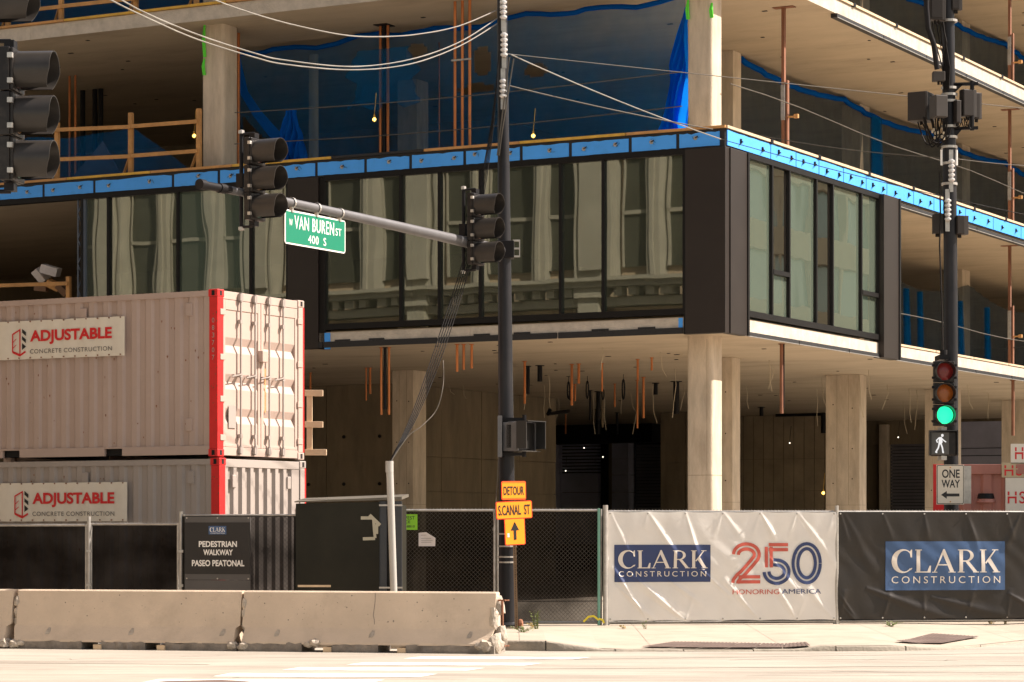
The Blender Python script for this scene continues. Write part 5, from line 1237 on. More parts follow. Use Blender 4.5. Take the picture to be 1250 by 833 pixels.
# ================================================================== dark green box, conduit, placards
q0, q1 = at(361, 720, 37.35), at(463, 720, 37.3); ba = math.atan2(q1.y - q0.y, q1.x - q0.x); wq = (q1 - q0).length
gb = thing('equipment_crate', 'tall dark green plywood crate with taped arrow behind the barrier', 'crate', (q0.x, q0.y, 0), ba)
zt0, zt1 = EYE + (648 - 612.5) / F * 37.5, EYE + (648 - 610) / F * 37.2
obj('front_board', MB().prism([(0, .04), (wq, .04), (wq, zt1 - .03), (0, zt0 - .03)], lambda u, v, d: (u, d, v), 0, .03), m_boxgreen, gb)
obj('lid', MB().add([(-.01, -.01, zt0 - .015), (wq + .32, -.02, zt1 + .0), (wq + .34, .95, zt1 + .05), (.02, .95, zt0 + .02), (-.02, -.02, zt0), (wq + .32, -.02, zt1 + .04), (wq + .34, .95, zt1 + .09), (.02, .95, zt0 + .06)], [(0, 1, 2, 3), (4, 5, 6, 7), (0, 1, 5, 4), (1, 2, 6, 5), (2, 3, 7, 6), (3, 0, 4, 7)]), m_boxtop, gb)
obj('side_board', MB().box(wq - .001, wq + .10, .02, .05, .03, zt1 - .02), m_boxside, gb); obj('side_board', MB().box(wq + .20, wq + .32, .0, .05, .03, zt1 - .02), m_boxside, gb)
obj('side_shadow_gap', MB().box(wq + .10, wq + .20, .08, .1, .03, zt1 - .02), m_black, gb); obj('body', MB().box(.02, wq + .31, .10, .92, .02, zt0 - .05), m_boxgreen, gb)
def gz_(py): return EYE + (648 - py) / F * 37.3
def gx_(px): return (px - 361) / 102 * wq
mb = MB(); ribbon(mb, [(gx_(440.5), gz_(632.5)), (gx_(455.5), gz_(632.5))], .045, 0, y=-.003); ribbon(mb, [(gx_(451), gz_(629)), (gx_(464), gz_(641.5))], .05, 0, y=-.005)
ribbon(mb, [(gx_(456), gz_(634)), (gx_(457), gz_(648)), (gx_(458), gz_(657))], .04, 0, y=-.007); ribbon(mb, [(gx_(460), gz_(640)), (gx_(460), gz_(652))], .04, 0, y=-.006); ribbon(mb, [(gx_(443), gz_(658)), (gx_(458), gz_(657.5))], .045, 0, y=-.009)
obj('tape_mark', mb, m_tape, gb)
for py in (617, 717.5): obj('strap', MB().box(wq + .0, wq + .33, -.03, -.02, gz_(py) - .012, gz_(py) + .012), m_galv, gb)
obj('skid', MB().box(.03, .5, -.008, -.001, .98 - .16, .98 - .13), m_plylight, gb)
pc = at(481, 720, 36.95); pt_ = at(475.5, 563, 36.95)
pv = thing('cable_conduit', 'white upright cable conduit strapped to the dark green crate', 'conduit', (pc.x, pc.y, 0))
obj('pipe', MB().tube([(.02, 0, 0), (pt_.x - pc.x, 0, pt_.z)], .050, 16), m_pvc, pv, smooth=50); obj('collar', MB().tube([(pt_.x - pc.x - .0, 0, pt_.z - .16), (pt_.x - pc.x, 0, pt_.z)], .056, 16), m_pvc, pv, smooth=50)
FD = 41.32
a, b = at(487, 647, FD), at(509.5, 628, FD)
pl = thing('fence_placard', 'lime green fence company placard on the chain link', 'placard', (a.x, FD, a.z))
w2, h2 = b.x - a.x, b.z - a.z; obj('plate', MB().box(-.06, w2, 0, .006, 0, h2), m_lime, pl)
for s_, l0, z0, z1, x0 in (('DWEST', .01, .66, .88, .0), ('ENCE', .0, .42, .60, .0), ('-755-8810', .0, .14, .30, -.02)): obj('lettering', text_mb(s_, x0 * w2, w2 * (.86 if s_ != 'ENCE' else .62), z0 * h2, z1 * h2, bold=.01, y=-.002), m_inkblack, pl)
a = at(511, 667, FD); pp = obj('paper_notice', MB().add([(0, 0, .0), (.26, .01, .0), (.265, -.02, .13), (.12, -.03, .22), (.0, -.01, .21)], [(0, 1, 2, 3, 4)]), m_paper, None, (a.x, FD, a.z)); tag(pp, 'torn white paper notice hanging on the chain link', 'paper notice')
obj('lettering', text_mb('NOTICE', .04, .12, .165, .18, y=-.03).box(.04, .20, -.032, -.031, .12, .125).box(.04, .22, -.031, -.030, .09, .095).box(.04, .2, -.027, -.026, .06, .065), m_inkgrey, pp)

# ================================================================== signal pole, mast arm, signals
PD = 40.15; pb = at(620, 768, PD)
sp_ = thing('signal_pole', 'tall dark traffic signal pole behind the broken barrier end', 'signal pole', (pb.x, PD, .13))
tilt = at(612.8, 0, PD).x - pb.x
def pole_x(z): return tilt * (z - .13) / 9.6
obj('shaft', MB().tube([(pole_x(.13), 0, 0), (pole_x(10.6), 0, 10.5)], .137, 28, .068), m_pole, sp_, smooth=50)
obj('base_plate', MB().box(-.24, .24, -.22, .22, .0, .035), m_curb, sp_, bevel=.01); obj('base_flange', MB().lathe([(.22, .035), (.22, .06), (.15, .10), (.145, .16)], (0, 0, 0), 'z', 20), m_pole, sp_, smooth=40)
for (x, y) in ((-.19, -.17), (.19, -.17), (-.19, .17), (.19, .17)): obj('anchor_bolt', MB().lathe([(.045, .035), (.045, .09), (.03, .13), (0, .14)], (x, y, 0), 'z', 6), m_rust, sp_)
obj('footing', MB().lathe([(.33, -.05), (.33, .0), (0, .002)], (0, 0, 0), 'z', 20), m_foot, sp_)
for py in (652, 667, 680, 686.5):
    z = EYE + (648 - py) / F * PD - .13; obj('strap_band', MB().lathe([(.14, z - .012), (.142, z - .012), (.142, z + .012), (.14, z + .012)], (pole_x(z), 0, 0), 'z', 20), m_galv, sp_)
za = 5.90
obj('arm_clamp', MB().box(pole_x(za) - .13, pole_x(za) + .15, -.14, .14, za - .13 - .13, za + .13 - .13), m_iron, sp_, bevel=.01)
cl = MB()
for z in (za - .24, za - .12, za): cl.box(pole_x(za) + .13, pole_x(za) + .24, -.13, -.09, z - .012, z + .012)
cl.box(pole_x(za) + .13, pole_x(za) + .15, -.135, -.10, za - .25, za); cl.box(pole_x(za) + .225, pole_x(za) + .24, -.135, -.10, za - .25, za); obj('clamp_rungs', cl, m_galv, sp_)
AP = Vector((pb.x + pole_x(za), PD - .0, za)); AD = Vector((-BS, -BC, 0))
arm = thing('mast_arm', 'long grey mast arm reaching from the signal pole over the street', 'mast arm', tuple(AP))
AL = 7.95
def arm_z(t): return .10 * math.sin(min(1, t / AL) * 1.57) - .02
pts = [AD * (AL * i / 16) + Vector((0, 0, arm_z(AL * i / 16))) for i in range(17)]
obj('tube', MB().tube([AD * .1 + Vector((0, 0, -.02))] + pts[1:], .085, 20, .048), m_arm, arm, smooth=50); obj('end_cap', MB().tube([pts[-1] - AD * .62, pts[-1] + AD * .0], .052, 14).tube([pts[-1] - AD * .06, pts[-1] + AD * .05], .066, 14).tube([pts[-1] - AD * .5, pts[-1] - AD * .38], .064, 14), m_iron, arm, smooth=50)
def on_arm(t): return AP + AD * t + Vector((0, 0, arm_z(t)))
# street name sign
sg = thing('street_name_sign', 'green West Van Buren street name sign hanging from the mast arm', 'street sign', tuple(on_arm(6.06)), math.atan2(BC, BS))
# local +x runs towards the pole, local -y faces down the crossing street
def sgz(z): return z - on_arm(6.06).z
zl0, zl1 = 5.42, 5.875; L_s = 1.50
obj('plate', MB().prism([(.03, 0), (L_s - .03, 0), (L_s, .03), (L_s, zl1 - zl0 - .03), (L_s - .03, zl1 - zl0), (.03, zl1 - zl0), (0, zl1 - zl0 - .03), (0, .03)], lambda u, v, d: (u, d, v + sgz(zl0)), -.006, .006), m_white, sg)
obj('green_face', MB().box(.022, L_s - .022, -.0105, -.0065, sgz(zl0 + .022), sgz(zl1 - .022)), m_green, sg)
H0 = sgz(zl0)
for s_, a, b, c, d, bo in (('W', .09, .175, .245, .335, .025), ('VAN BUREN', .22, 1.20, .215, .395, .028), ('ST', 1.24, 1.385, .225, .325, .025), ('400  S', .555, 1.00, .055, .165, .025)):
    obj('lettering', text_mb(s_, a, b, H0 + c, H0 + d, bold=bo * .2, y=-.013, space=1.1), m_white, sg)
for x in (.17, .78, 1.36): obj('hanger', MB().box(x - .02, x + .02, -.02, .02, sgz(zl1) - .03, arm_z(6.06 - x) - arm_z(6.06) - .03).lathe([(.075, x - .015), (.075, x + .015)], (0, 0, arm_z(6.06 - x) - arm_z(6.06)), 'x', 14), m_galv, sg)

def signal_head(name, label, loc, rz, facing_cam=False, lit=None, visor_len=.35, arm_bracket=True, group='three-light traffic signals'):
    """three sections, faces local -y; origin in the centre of the middle section's door"""
    root = thing(name, label, 'traffic light', loc, rz, group); P_ = .355
    vm = m_visor_dark if facing_cam else m_visor
    for k, z in enumerate((P_, 0, -P_)):
        sec = obj('housing', MB().box(-.172, .172, 0, .085, z - P_ / 2 + .004, z + P_ / 2 - .004).box(-.12, .12, .085, .10, z - .12, z + .12), m_sigbody, root, bevel=.018)
        obj('back_dome', MB().lathe([(.11, .095), (.10, .125), (.06, .145), (0, .15)], (0, 0, z), 'y', 18), m_sigbody, sec, smooth=60)
        obj('door', MB().box(-.165, .165, -.028, -.001, z - P_ / 2 + .008, z + P_ / 2 - .008), m_sigbody, sec, bevel=.01)
        for (x, zz_) in ((-.18, .1), (.18, .1), (-.18, -.1), (.18, -.1)): obj('latch', MB().box(x - .02, x + .02, -.03, .01, z + zz_ - .02, z + zz_ + .02), m_iron if facing_cam else m_galv, sec)
        lm = (m_lens, m_lens_y, m_lens_g)[k]
        if facing_cam: lm = (M('dim_red_lens', (.22, .015, .012), .3, var=.15, scale=60), M('dim_amber_lens', (.38, .10, .012), .3, var=.15, scale=60), m_greenlit)[k]
        obj('lens', MB().lathe([(0, -.055), (.06, -.052), (.11, -.042), (.142, -.029)], (0, 0, z), 'y', 28), lm, sec, smooth=60)
        vs = []; n = 30; a0, a1 = (-62, 242)
        mb = MB()
        for i in range(n + 1):
            a = R(a0 + (a1 - a0) * i / n); low = max(0, -math.sin(a)); ln = visor_len * (1 - .16 * low)
            for (r, y) in ((.158, -.029), (.158, -.029 - ln), (.152, -.029 - ln), (.152, -.029)): mb.v.append((r * math.cos(a), y - .0, z + r * math.sin(a) - .03 * abs(y) * 0))
        for i in range(n):
            for q in range(3): mb.f.append((4 * i + q, 4 * i + q + 1, 4 * i + 5 + q, 4 * i + 4 + q))
        obj('visor', mb, vm, sec, smooth=40)
    if arm_bracket:
        mb = MB().tube([(0, .24, -.60), (0, .24, .62)], .026, 10).tube([(0, .24, .60), (0, .04, .60)], .018, 8).tube([(0, .24, -.60), (0, .04, -.60)], .018, 8).box(-.05, .05, .0, .08, .535, .60).box(-.05, .05, 0, .08, -.60, -.535).box(-.05, .05, .19, .29, -.09, .09)
        obj('mounting_bracket', mb, m_iron, root, smooth=40)
        for z in (-.62, .63): obj('bracket_nut', MB().lathe([(0, z - .03), (.04, z - .02), (.04, z + .02), (0, z + .03)], (0, .24, 0), 'z', 8), m_galv, root)
    return root
rzs = math.atan2(BC, BS)      # -y turned to face (BC, -BS)
def sig_on_arm(t, label, dz=.0):
    p = on_arm(t); p.z += dz; n = Vector((BC, -BS, 0)); return signal_head('traffic_light', label, tuple(p + n * .16), rzs)
sig_on_arm(1.12, 'unlit traffic light on the mast arm nearest the signal pole', .19)
sig_on_arm(6.95, 'unlit traffic light near the free end of the mast arm', .17)
# nearer signal at the left edge, on its own arm
NA = at(10, 142, 21.0) - Vector((BC, -BS, 0)) * .30
near = signal_head('traffic_light', 'large near traffic light at the left edge of the photo', tuple(at(19, 142, 21.0)), R(84), visor_len=.29)
near2 = signal_head('traffic_light', 'near traffic light cut by the top left corner of the photo', tuple(at(-14, -50, 21.0)), R(84))
nm = at(0, 104, 21.0)
npole = thing('mast_arm', 'near mast arm outside the left edge with two traffic lights', 'mast arm', (nm.x - 3.2, 21.6, 0))
obj('pole', MB().tube([(0, 0, 0), (0, 0, 8.5)], .13, 20, .08), m_pole, npole, smooth=50); obj('arm', MB().tube([(0, 0, nm.z + .02), (3.0, -.55, nm.z + .0), (3.36, -.6, nm.z - .03)], .05, 12, .022), m_iron, npole, smooth=50)
obj('riser', MB().tube([(2.95, -.55, nm.z), (2.95, -.55, 7.2)], .03, 8), m_iron, npole, smooth=50)
# pedestrian signal on the main pole, seen from its side
q = at(640, 533, PD - .25)
ps = thing('pedestrian_signal', 'black pedestrian signal box bracketed to the right of the main signal pole', 'pedestrian signal', tuple(q))
Mr = Matrix.Rotation(R(52), 4, 'Z')
def PB(nm, mb_, mt, **k): return obj(nm, mb_, mt, ps, rz=R(52), **k)
PB('housing', MB().box(-.20, .20, .02, .20, -.205, .205), m_sigbody, bevel=.05); PB('door', MB().box(-.19, .19, -.03, .02, -.195, .195), m_sigbody, bevel=.03)
PB('face', MB().box(-.165, .165, -.036, -.031, -.17, .17), m_black); ps.scale = (1.12, 1.12, 1.12)
vz = MB().box(-.205, .205, -.22, -.03, .195, .205).box(-.215, -.205, -.20, -.03, -.17, .205).box(.205, .215, -.20, -.03, -.17, .205).box(-.20, .20, -.12, -.03, -.205, -.197)
PB('visor', vz, m_visor_dark); PB('rim', MB().box(-.20, -.19, -.05, .21, -.20, .19).box(.20, .212, -.04, .20, -.2, .2), m_arm, bevel=.01)
for z in (.235, -.235): obj('bracket', MB().beam((-.32, .1, z), (.02, .08, z), .05, .045).tube([(.0, .08, z - .04), (.0, .08, z + .06)], .03, 10), m_iron, ps)
obj('wrap_plate', MB().box(-.36, -.30, -.08, .18, -.28, .28), m_arm, ps)
# detour signs on their own perforated post
dp = thing('sign_post', 'rusty perforated steel post strapped in front of the signal pole', 'sign post', (at(629.5, 762, PD - .42).x, PD - .42, .13))
t0, t1 = at(630.5, 762, PD - .42), at(626.5, 590, PD - .42)
mb = MB(); mb.beam((t0.x - dp.location.x, 0, 0), (t1.x - dp.location.x, 0, t1.z - .13), .05, .05); obj('post', mb, M('post_rust', (.20, .13, .075), .7, metal=.3, var=.25, scale=8), dp)
hm = MB()
for i in range(80): z = .05 + i * .026; hm.box((t0.x - dp.location.x) + (t1.x - t0.x) * z / (t1.z - .13) - .006, (t0.x - dp.location.x) + (t1.x - t0.x) * z / (t1.z - .13) + .006, -.0265, -.0255, z - .006, z + .006)
o = obj('perforations', hm, m_dark, dp); o['kind'] = 'stuff'
DS = PD - .46
def plate_sign(px0, px1, py0, py1, rot, label, name='detour_sign', mt=m_orange, rim=m_orangerim, border=.012, D=DS, cat='road sign', group='orange detour signs', yaw=26):
    a, b = at(px0, py1, D), at(px1, py0, D); c = (a + b) / 2; root = thing(name, label, cat, tuple(c), 0, group); root.rotation_euler = (0, R(rot), R(yaw)); w_, h_ = (b.x - a.x) / 2 / math.cos(R(yaw)), (b.z - a.z) / 2
    def rr_(w_, h_, r, y0, y1):
        pts = []
        for (cx, cz, a0) in ((w_ - r, h_ - r, 0), (-w_ + r, h_ - r, 90), (-w_ + r, -h_ + r, 180), (w_ - r, -h_ + r, 270)): pts += arc(cx, cz, r, r, a0, a0 + 90, 4)
        return MB().prism(pts, lambda u, v, d: (u, d, v), y0, y1)
    obj('plate', rr_(w_, h_, .025, -.002, .002), rim, root); obj('face', rr_(w_ - border, h_ - border, .018, -.0045, -.0025), mt, root)
    return root, w_, h_
r_, w_, h_ = plate_sign(612, 642, 587.5, 610.5, -1, 'upper orange DETOUR sign on the rusty post'); obj('lettering', text_mb('DETOUR', -w_ * .83, w_ * .83, -h_ * .48, h_ * .45, bold=.02, y=-.007), m_inkblack, r_)
obj('border_line', MB().box(-w_ * .92, w_ * .92, -.0055, -.005, -h_ * .86, -h_ * .80).box(-w_ * .92, w_ * .92, -.0055, -.005, h_ * .80, h_ * .86), m_orangerim, r_)
r_, w_, h_ = plate_sign(605.5, 649.5, 612, 633.5, -2.5, 'wide orange S. CANAL ST sign below the detour sign'); obj('lettering', text_mb('S.CANAL  ST', -w_ * .88, w_ * .88, -h_ * .58, h_ * .58, bold=.02, y=-.007), m_inkblack, r_)
r_, w_, h_ = plate_sign(616, 641, 633, 665.5, -2.5, 'orange sign with black up arrow below the street name')
obj('arrow', MB().add([(-.07, -.007, .02), (.07, -.007, .02), (0, -.007, .15)], [(0, 1, 2)]).add([(-.022, -.0075, .022), (.022, -.0075, .022), (.022, -.0075, -.12), (-.022, -.0075, -.12)], [(0, 3, 2, 1)]), m_inkblack, r_); obj('sticker', MB().box(-.13, -.095, -.0075, -.006, -.08, -.02), m_white, r_)
for z in (-.11, .13): obj('bolt', MB().lathe([(0, -.012), (.009, -.01), (.009, -.005)], (0, 0, z), 'y', 8), m_iron, r_)

# ================================================================== equipment pole at the right
QD = 43.5; qb = at(1159.5, 700, QD)
qp = thing('signal_pole', 'dark pole crowded with antennas behind the black banner', 'signal pole', (qb.x, QD, .13))
obj('shaft', MB().tube([(.03, 0, 0), (.01, 0, 6), (-.04, 0, 11)], .125, 24, .10), m_pole, qp, smooth=50); obj('base_flange', MB().lathe([(.26, 0), (.26, .06), (.17, .1), (.16, .3)], (.03, 0, 0), 'z', 20), m_pole, qp, smooth=40)
for py in (26, 108, 116, 124, 155, 168, 180, 200, 225): 
    z = EYE + (648 - py) / F * QD - .13; obj('pole_band', MB().lathe([(.10, z - .02), (.135, z - .02), (.135, z + .02), (.10, z + .02)], (-.01, 0, 0), 'z', 20), m_galv, qp)
def Q(px, py, dy=0.0): p = at(px, py, QD + dy); return p
def ebox(px0, px1, py0, py1, dep, y, rz, mt, name, label, cat='antenna box', extras=None, side=None):
    a, b = at(px0, py1, QD + y), at(px1, py0, QD + y); c = (a + b) / 2; r_ = thing(name, label, cat, (c.x, c.y, c.z), R(rz), 'equipment on the right pole'); w_, h_ = (b.x - a.x) / 2, (b.z - a.z) / 2
    obj('case', MB().box(-w_, w_, 0, dep, -h_, h_), mt, r_, bevel=.012)
    obj('cover_plate', MB().box(-w_ * .9, w_ * .9, -.012, -.001, -h_ * .94, h_ * .94), mt, r_, bevel=.005)
    obj('cable_gland', MB().lathe([(.02, -h_ - .05), (.02, -h_)], (0, dep / 2, 0), 'z', 8).lathe([(.02, -h_ - .05), (.02, -h_)], (w_ * .5, dep / 2, 0), 'z', 8), m_wire_d, r_)
    if side: obj('side_fin', MB().box(w_, w_ + side, .02, dep - .02, -h_, h_), m_equipg, r_, bevel=.004)
    return r_
ebox(1107, 1132, 112, 147, .38, -.1, -28, m_equip, 'equipment_cabinet', 'big brown cabinet on the left of the antenna pole'); ebox(1141, 1158, 116, 143, .22, -.45, 18, m_equipg, 'equipment_cabinet', 'smaller grey brown cabinet in front of the antenna pole')
ebox(1175, 1190, 109, 142, .14, -.1, 20, m_equip, 'antenna_panel', 'tall two-part antenna box right of the pole', side=.06); ebox(1190.5, 1196.5, 113, 145, .12, .12, 20, m_equip, 'antenna_panel', 'thin antenna panel at the far right of the pole', side=.05); ebox(1167, 1172.5, 122, 150, .1, -.2, 20, m_equip, 'antenna_panel', 'narrow antenna close beside the pole', side=.03)
ebox(1136, 1152, -60, 24, .2, -.25, 10, m_equip, 'antenna_panel', 'large antenna panel at the top of the pole', side=.05); ebox(1162, 1172, -40, 12, .12, -.1, 10, m_equip, 'antenna_panel', 'antenna panel cut by the top edge right of the pole', side=.05)
ebox(1139.5, 1149, 261, 285, .16, -.05, 0, m_equip, 'relay_box', 'small dark box left of the pole below the insulators', side=.04); ebox(1168, 1178, 263, 286, .2, -.1, 14, m_equip, 'relay_box', 'small dark box right of the pole below the insulators', side=.08); ebox(1139, 1154, 87, 99, .14, -.3, 0, m_equipg, 'relay_box', 'small silver box above the cabinets on the pole')
br = thing('bracket_frame', 'steel bracket arms holding the antennas right of the pole', 'bracket', (qb.x, QD, 0))
def zq_(py): return EYE + (648 - py) / F * QD
def xq_(px): return (px - 625) / F * QD - qb.x
for py in (104, 158): obj('arm', MB().beam((xq_(1160), -.05, zq_(py)), (xq_(1193), -.05, zq_(py - 1)), .06, .05), m_iron, br)
obj('gusset', MB().prism([(xq_(1163), zq_(116)), (xq_(1163), zq_(104)), (xq_(1175), zq_(104))], lambda u, v, d: (u, d, v), -.08, -.03), m_iron, br); obj('gusset', MB().prism([(xq_(1163), zq_(172)), (xq_(1163), zq_(158)), (xq_(1174), zq_(158))], lambda u, v, d: (u, d, v), -.08, -.03), m_iron, br)
obj('mast_tube', MB().tube([(xq_(1186), -.05, zq_(160)), (xq_(1186), -.05, zq_(100))], .035, 10), m_iron, br); obj('arm', MB().beam((xq_(1126), .05, zq_(130)), (xq_(1160), .02, zq_(130)), .06, .06), m_iron, br)
def ins(root_, x, y, zc, n, dz=.075):
    mb = MB(); prof = []
    for i in range(n): z = zc - (n - 1) / 2 * dz + i * dz; prof += [(.02, z - dz / 2), (.055, z - dz * .15), (.055, z + dz * .15), (.02, z + dz / 2)]
    mb.lathe(prof, (x, y, 0), 'z', 14); obj('insulator_stack', mb, m_porc, root_, smooth=50)
    obj('insulator_bracket', MB().box(x - .035, x + .035, y + .04, y + .055, zc - n * dz / 2 - .16, zc + n * dz / 2 + .16), m_galv, root_)
def zp(py): return EYE + (648 - py) / F * PD - .13
ins(sp_, pole_x(9) + .015, -.13, zp(14), 4); ins(sp_, pole_x(8.4) + .02, -.14, zp(57), 5); ins(sp_, pole_x(8) - .0, -.14, zp(110), 4); ins(sp_, pole_x(9.4) + .0, -.13, zp(-8), 3)
ins(qp, .0, -.17, zq_(210) - .13, 5); ins(qp, -.06, -.17, zq_(258) - .13, 5); 
# cable tangles
def cable(name, pts, r, mt, label, cat='cable', group='overhead cables', n=6, sagn=0):
    return tag(obj(name, MB().tube(pts, r, n, caps=False), mt, None, smooth=60), label, cat, group)
rb = random.Random(21); mb = MB()
for i in range(16):
    x0 = xq_(rb.uniform(1120, 1152)); x1 = xq_(rb.uniform(1143, 1160)); z0 = zq_(146); z1 = zq_(rb.uniform(150, 172)); y0 = rb.uniform(-.35, .1)
    mb.tube([(x0 + (x1 - x0) * t / 8, y0, z0 + (z1 - z0) * t / 8 - .26 * math.sin(math.pi * t / 8)) for t in range(9)], .011, 4, caps=False)
for i in range(8):
    x0 = xq_(rb.uniform(1165, 1196)); x1 = xq_(rb.uniform(1160, 1190)); z0 = zq_(145); z1 = zq_(157); mb.tube([(x0 + (x1 - x0) * t / 6, -.1, z0 + (z1 - z0) * t / 6 - .08 * math.sin(math.pi * t / 6)) for t in range(7)], .008, 4, caps=False)
for i in range(7):
    x0 = xq_(rb.uniform(1134, 1150)); mb.tube([(x0, -.25, zq_(30)), (x0 + .05 + .03 * math.sin(i), -.25, zq_(55)), (xq_(1148 + i * 1.5), -.2, zq_(85)), (xq_(1150 + i), -.18, zq_(112))], .010, 4, caps=False)
ct = obj('cable_tangle', mb, m_wire_d, None, (qb.x, QD, 0)); tag(ct, 'tangle of black cables under the cabinets of the antenna pole', 'cables'); ct['kind'] = 'stuff'
mb = MB()
for i in range(10): x0 = xq_(rb.uniform(1135, 1150)); z0 = zq_(rb.uniform(160, 172)); mb.lathe([(0, z0 - .03), (.018, z0 - .015), (.018, z0 + .02), (0, z0 + .03)], (x0, -.2, 0), 'z', 6)
ct2 = obj('cable_connectors', mb, m_white_pipe, None, (qb.x, QD, 0)); tag(ct2, 'pale connectors hanging below the cable tangle', 'connectors'); ct2['kind'] = 'stuff'
cable('feed_cable', [Q(1131, -20, -.4), Q(1131, 10, -.4), Q(1133, 35, -.4), Q(1140, 55, -.35), Q(1144, 85, -.3)], .045, m_iron, 'thick black feed cable curving beside the top antenna', n=8)
cable('drop_cable', [Q(1147, 210, -.2), Q(1148, 260, -.2), Q(1147, 300, -.2), Q(1150, 380, -.18), Q(1151, 440, -.18)], .014, m_wire_d, 'thin vertical cable down the left side of the antenna pole')
for i, (px, a, b) in enumerate(((1148, 184, 203), (1166.5, 184, 203))): obj('marker_tube', MB().tube([(xq_(px), -.1, zq_(b) - .13), (xq_(px), -.1, zq_(a) - .13)], .018, 8), m_white, qp)
# signal and pedestrian signal facing the camera, one-way sign
signal_head('traffic_light', 'traffic light showing green below the corner balcony on the antenna pole', tuple(Q(1152.5, 480.5, -.62)), 0, True, visor_len=.20, arm_bracket=False, group='three-light traffic signals')
o = tag(obj('signal_bracket', MB().box(-.08, .08, 0, .5, -.04, .04).tube([(0, .1, -.02), (0, .1, .12)], .06, 12), m_iron, None, tuple(Q(1153, 436, -.62))), 'bracket above the green-lit traffic light', 'bracket')
c = Q(1151.5, 541.5, -.55); pw = thing('pedestrian_signal', 'pedestrian signal with white walking figure below the green light', 'pedestrian signal', tuple(c))
obj('housing', MB().box(-.225, .225, 0, .19, -.205, .205), m_sigbody, pw, bevel=.03, rz=R(-14)); obj('face', MB().box(-.205, .20, -.022, -.002, -.185, .185), M('grey_signal_face', (.06, .058, .055), .35), pw, bevel=.015)
obj('visor', MB().box(-.235, .215, -.12, -.0, .198, .212).box(-.24, -.228, -.12, 0, -.2, .21).box(.212, .224, -.12, .0, -.2, .21), m_visor_dark, pw)
fig = MB(); Y = -.028
def fpoly(pts): fig.add([(x, Y - .0003 * (len(fig.f) % 5), z) for x, z in pts], [tuple(range(len(pts)))])
fpoly([(p[0], p[1]) for p in arc(-.02, .13, .021, .025, 0, 345, 10)])
fpoly([(-.075, .10), (-.03, .105), (-.015, .02), (-.04, -.02), (-.085, -.01)]); ribbon(fig, [(-.035, .085), (.0, .05), (.04, .02)], .018, 0, y=Y - .001); ribbon(fig, [(-.075, .09), (-.115, .05), (-.10, .01)], .018, 0, y=Y - .001)
ribbon(fig, [(-.045, .0), (-.02, -.07), (-.01, -.145), (.005, -.15)], .024, 0, y=Y - .0015); ribbon(fig, [(-.07, .0), (-.085, -.07), (-.125, -.14), (-.105, -.15)], .024, 0, y=Y - .002)
obj('walking_figure', fig, m_walkman, pw)
obj('bracket', MB().box(-.03, .06, .02, .4, -.27, -.2).box(-.03, .06, .02, .4, .2, .27), m_galv, pw)
r_, w_, h_ = plate_sign(1143.5, 1176.5, 568, 615.5, 0, 'white ONE WAY sign with black left arrow on the antenna pole', 'one_way_sign', M('cream_sign', (.62, .56, .46), .5), m_inkblack, .010, QD - .35, 'road sign', None, 4)
obj('outer_rim', MB().box(-w_ - .008, w_ + .008, .0025, .005, -h_ - .008, h_ + .008), bpy.data.materials['cream_sign'], r_, bevel=.0)
obj('lettering', text_mb('ONE', -w_ * .62, w_ * .70, h_ * .34, h_ * .78, bold=.02, y=-.007), m_inkblack, r_); obj('lettering', text_mb('WAY', -w_ * .66, w_ * .72, -h_ * .16, h_ * .25, bold=.02, y=-.007), m_inkblack, r_)
obj('arrow', MB().add([(-.155, -.007, -h_ * .53), (-.06, -.007, -h_ * .33), (-.06, -.007, -h_ * .73)], [(0, 1, 2)]).add([(-.075, -.0075, -h_ * .46), (.15, -.0075, -h_ * .46), (.15, -.0075, -h_ * .61), (-.075, -.0075, -h_ * .61)], [(0, 3, 2, 1)]), m_inkblack, r_)
for z in (-h_ * .88, h_ * .88): obj('bolt', MB().lathe([(0, -.015), (.012, -.013), (.012, -.005)], (0, 0, z), 'y', 8), m_lumber, r_)
r_.rotation_euler = (0, 0, R(4))
a, b = at(1160, 615, QD + .05), at(1185.5, 569, QD + .05); o = obj('road_sign', MB().box(0, b.x - a.x, 0, .004, 0, b.z - a.z), m_galv, None, (a.x, QD + .05, a.z), bevel=.001); tag(o, 'grey back of another sign behind the one way sign', 'sign')

# ================================================================== overhead cables (each runs on beyond the picture)
def span(name, a, Da, b, Db, sag, r, mt, label, n=28, ext=0.0):
    A, Bq = at(a[0], a[1], Da), at(b[0], b[1], Db); t1 = 1 + ext
    pts = [A + (Bq - A) * (t1 * i / n) + Vector((0, 0, -sag * 4 * (t1 * i / n) * (1 - t1 * i / n))) for i in range(n + 1)]
    return cable(name, pts, r, mt, label)
def spline(P0, n=8):
    pts = []; m = len(P0)
    for k in range(m - 1):
        p0, p1, p2, p3 = P0[max(0, k - 1)], P0[k], P0[k + 1], P0[min(m - 1, k + 2)]
        for q in range(n):
            t = q / n; pts.append(.5 * ((2 * p1) + (p2 - p0) * t + (2 * p0 - 5 * p1 + 4 * p2 - p3) * t * t + (3 * p1 - p0 - 3 * p2 + p3) * t ** 3))
    return pts + [P0[-1]]
for lab, pp in (('uppermost', ((608, 12), (560, 32), (510, 42), (465, 45), (420, 43), (360, 31), (310, 17), (262, 0), (200, -28), (60, -110), (-200, -290))),
                ('middle', ((608, 22), (560, 52), (500, 73), (430, 81.5), (350, 74), (310, 65), (240, 42), (180, 17), (148, 0), (60, -50), (-200, -220))),
                ('lowest', ((607, 29), (560, 57), (500, 78.5), (430, 85.5), (350, 79), (310, 70), (240, 48), (180, 22), (135, 0), (60, -42), (-200, -205)))):
    cable('overhead_cable', spline([at(x, y, PD - (608 - x) * .021) for x, y in pp]), .0095, m_wire, lab + ' pale cable sagging from the signal pole to the upper left')
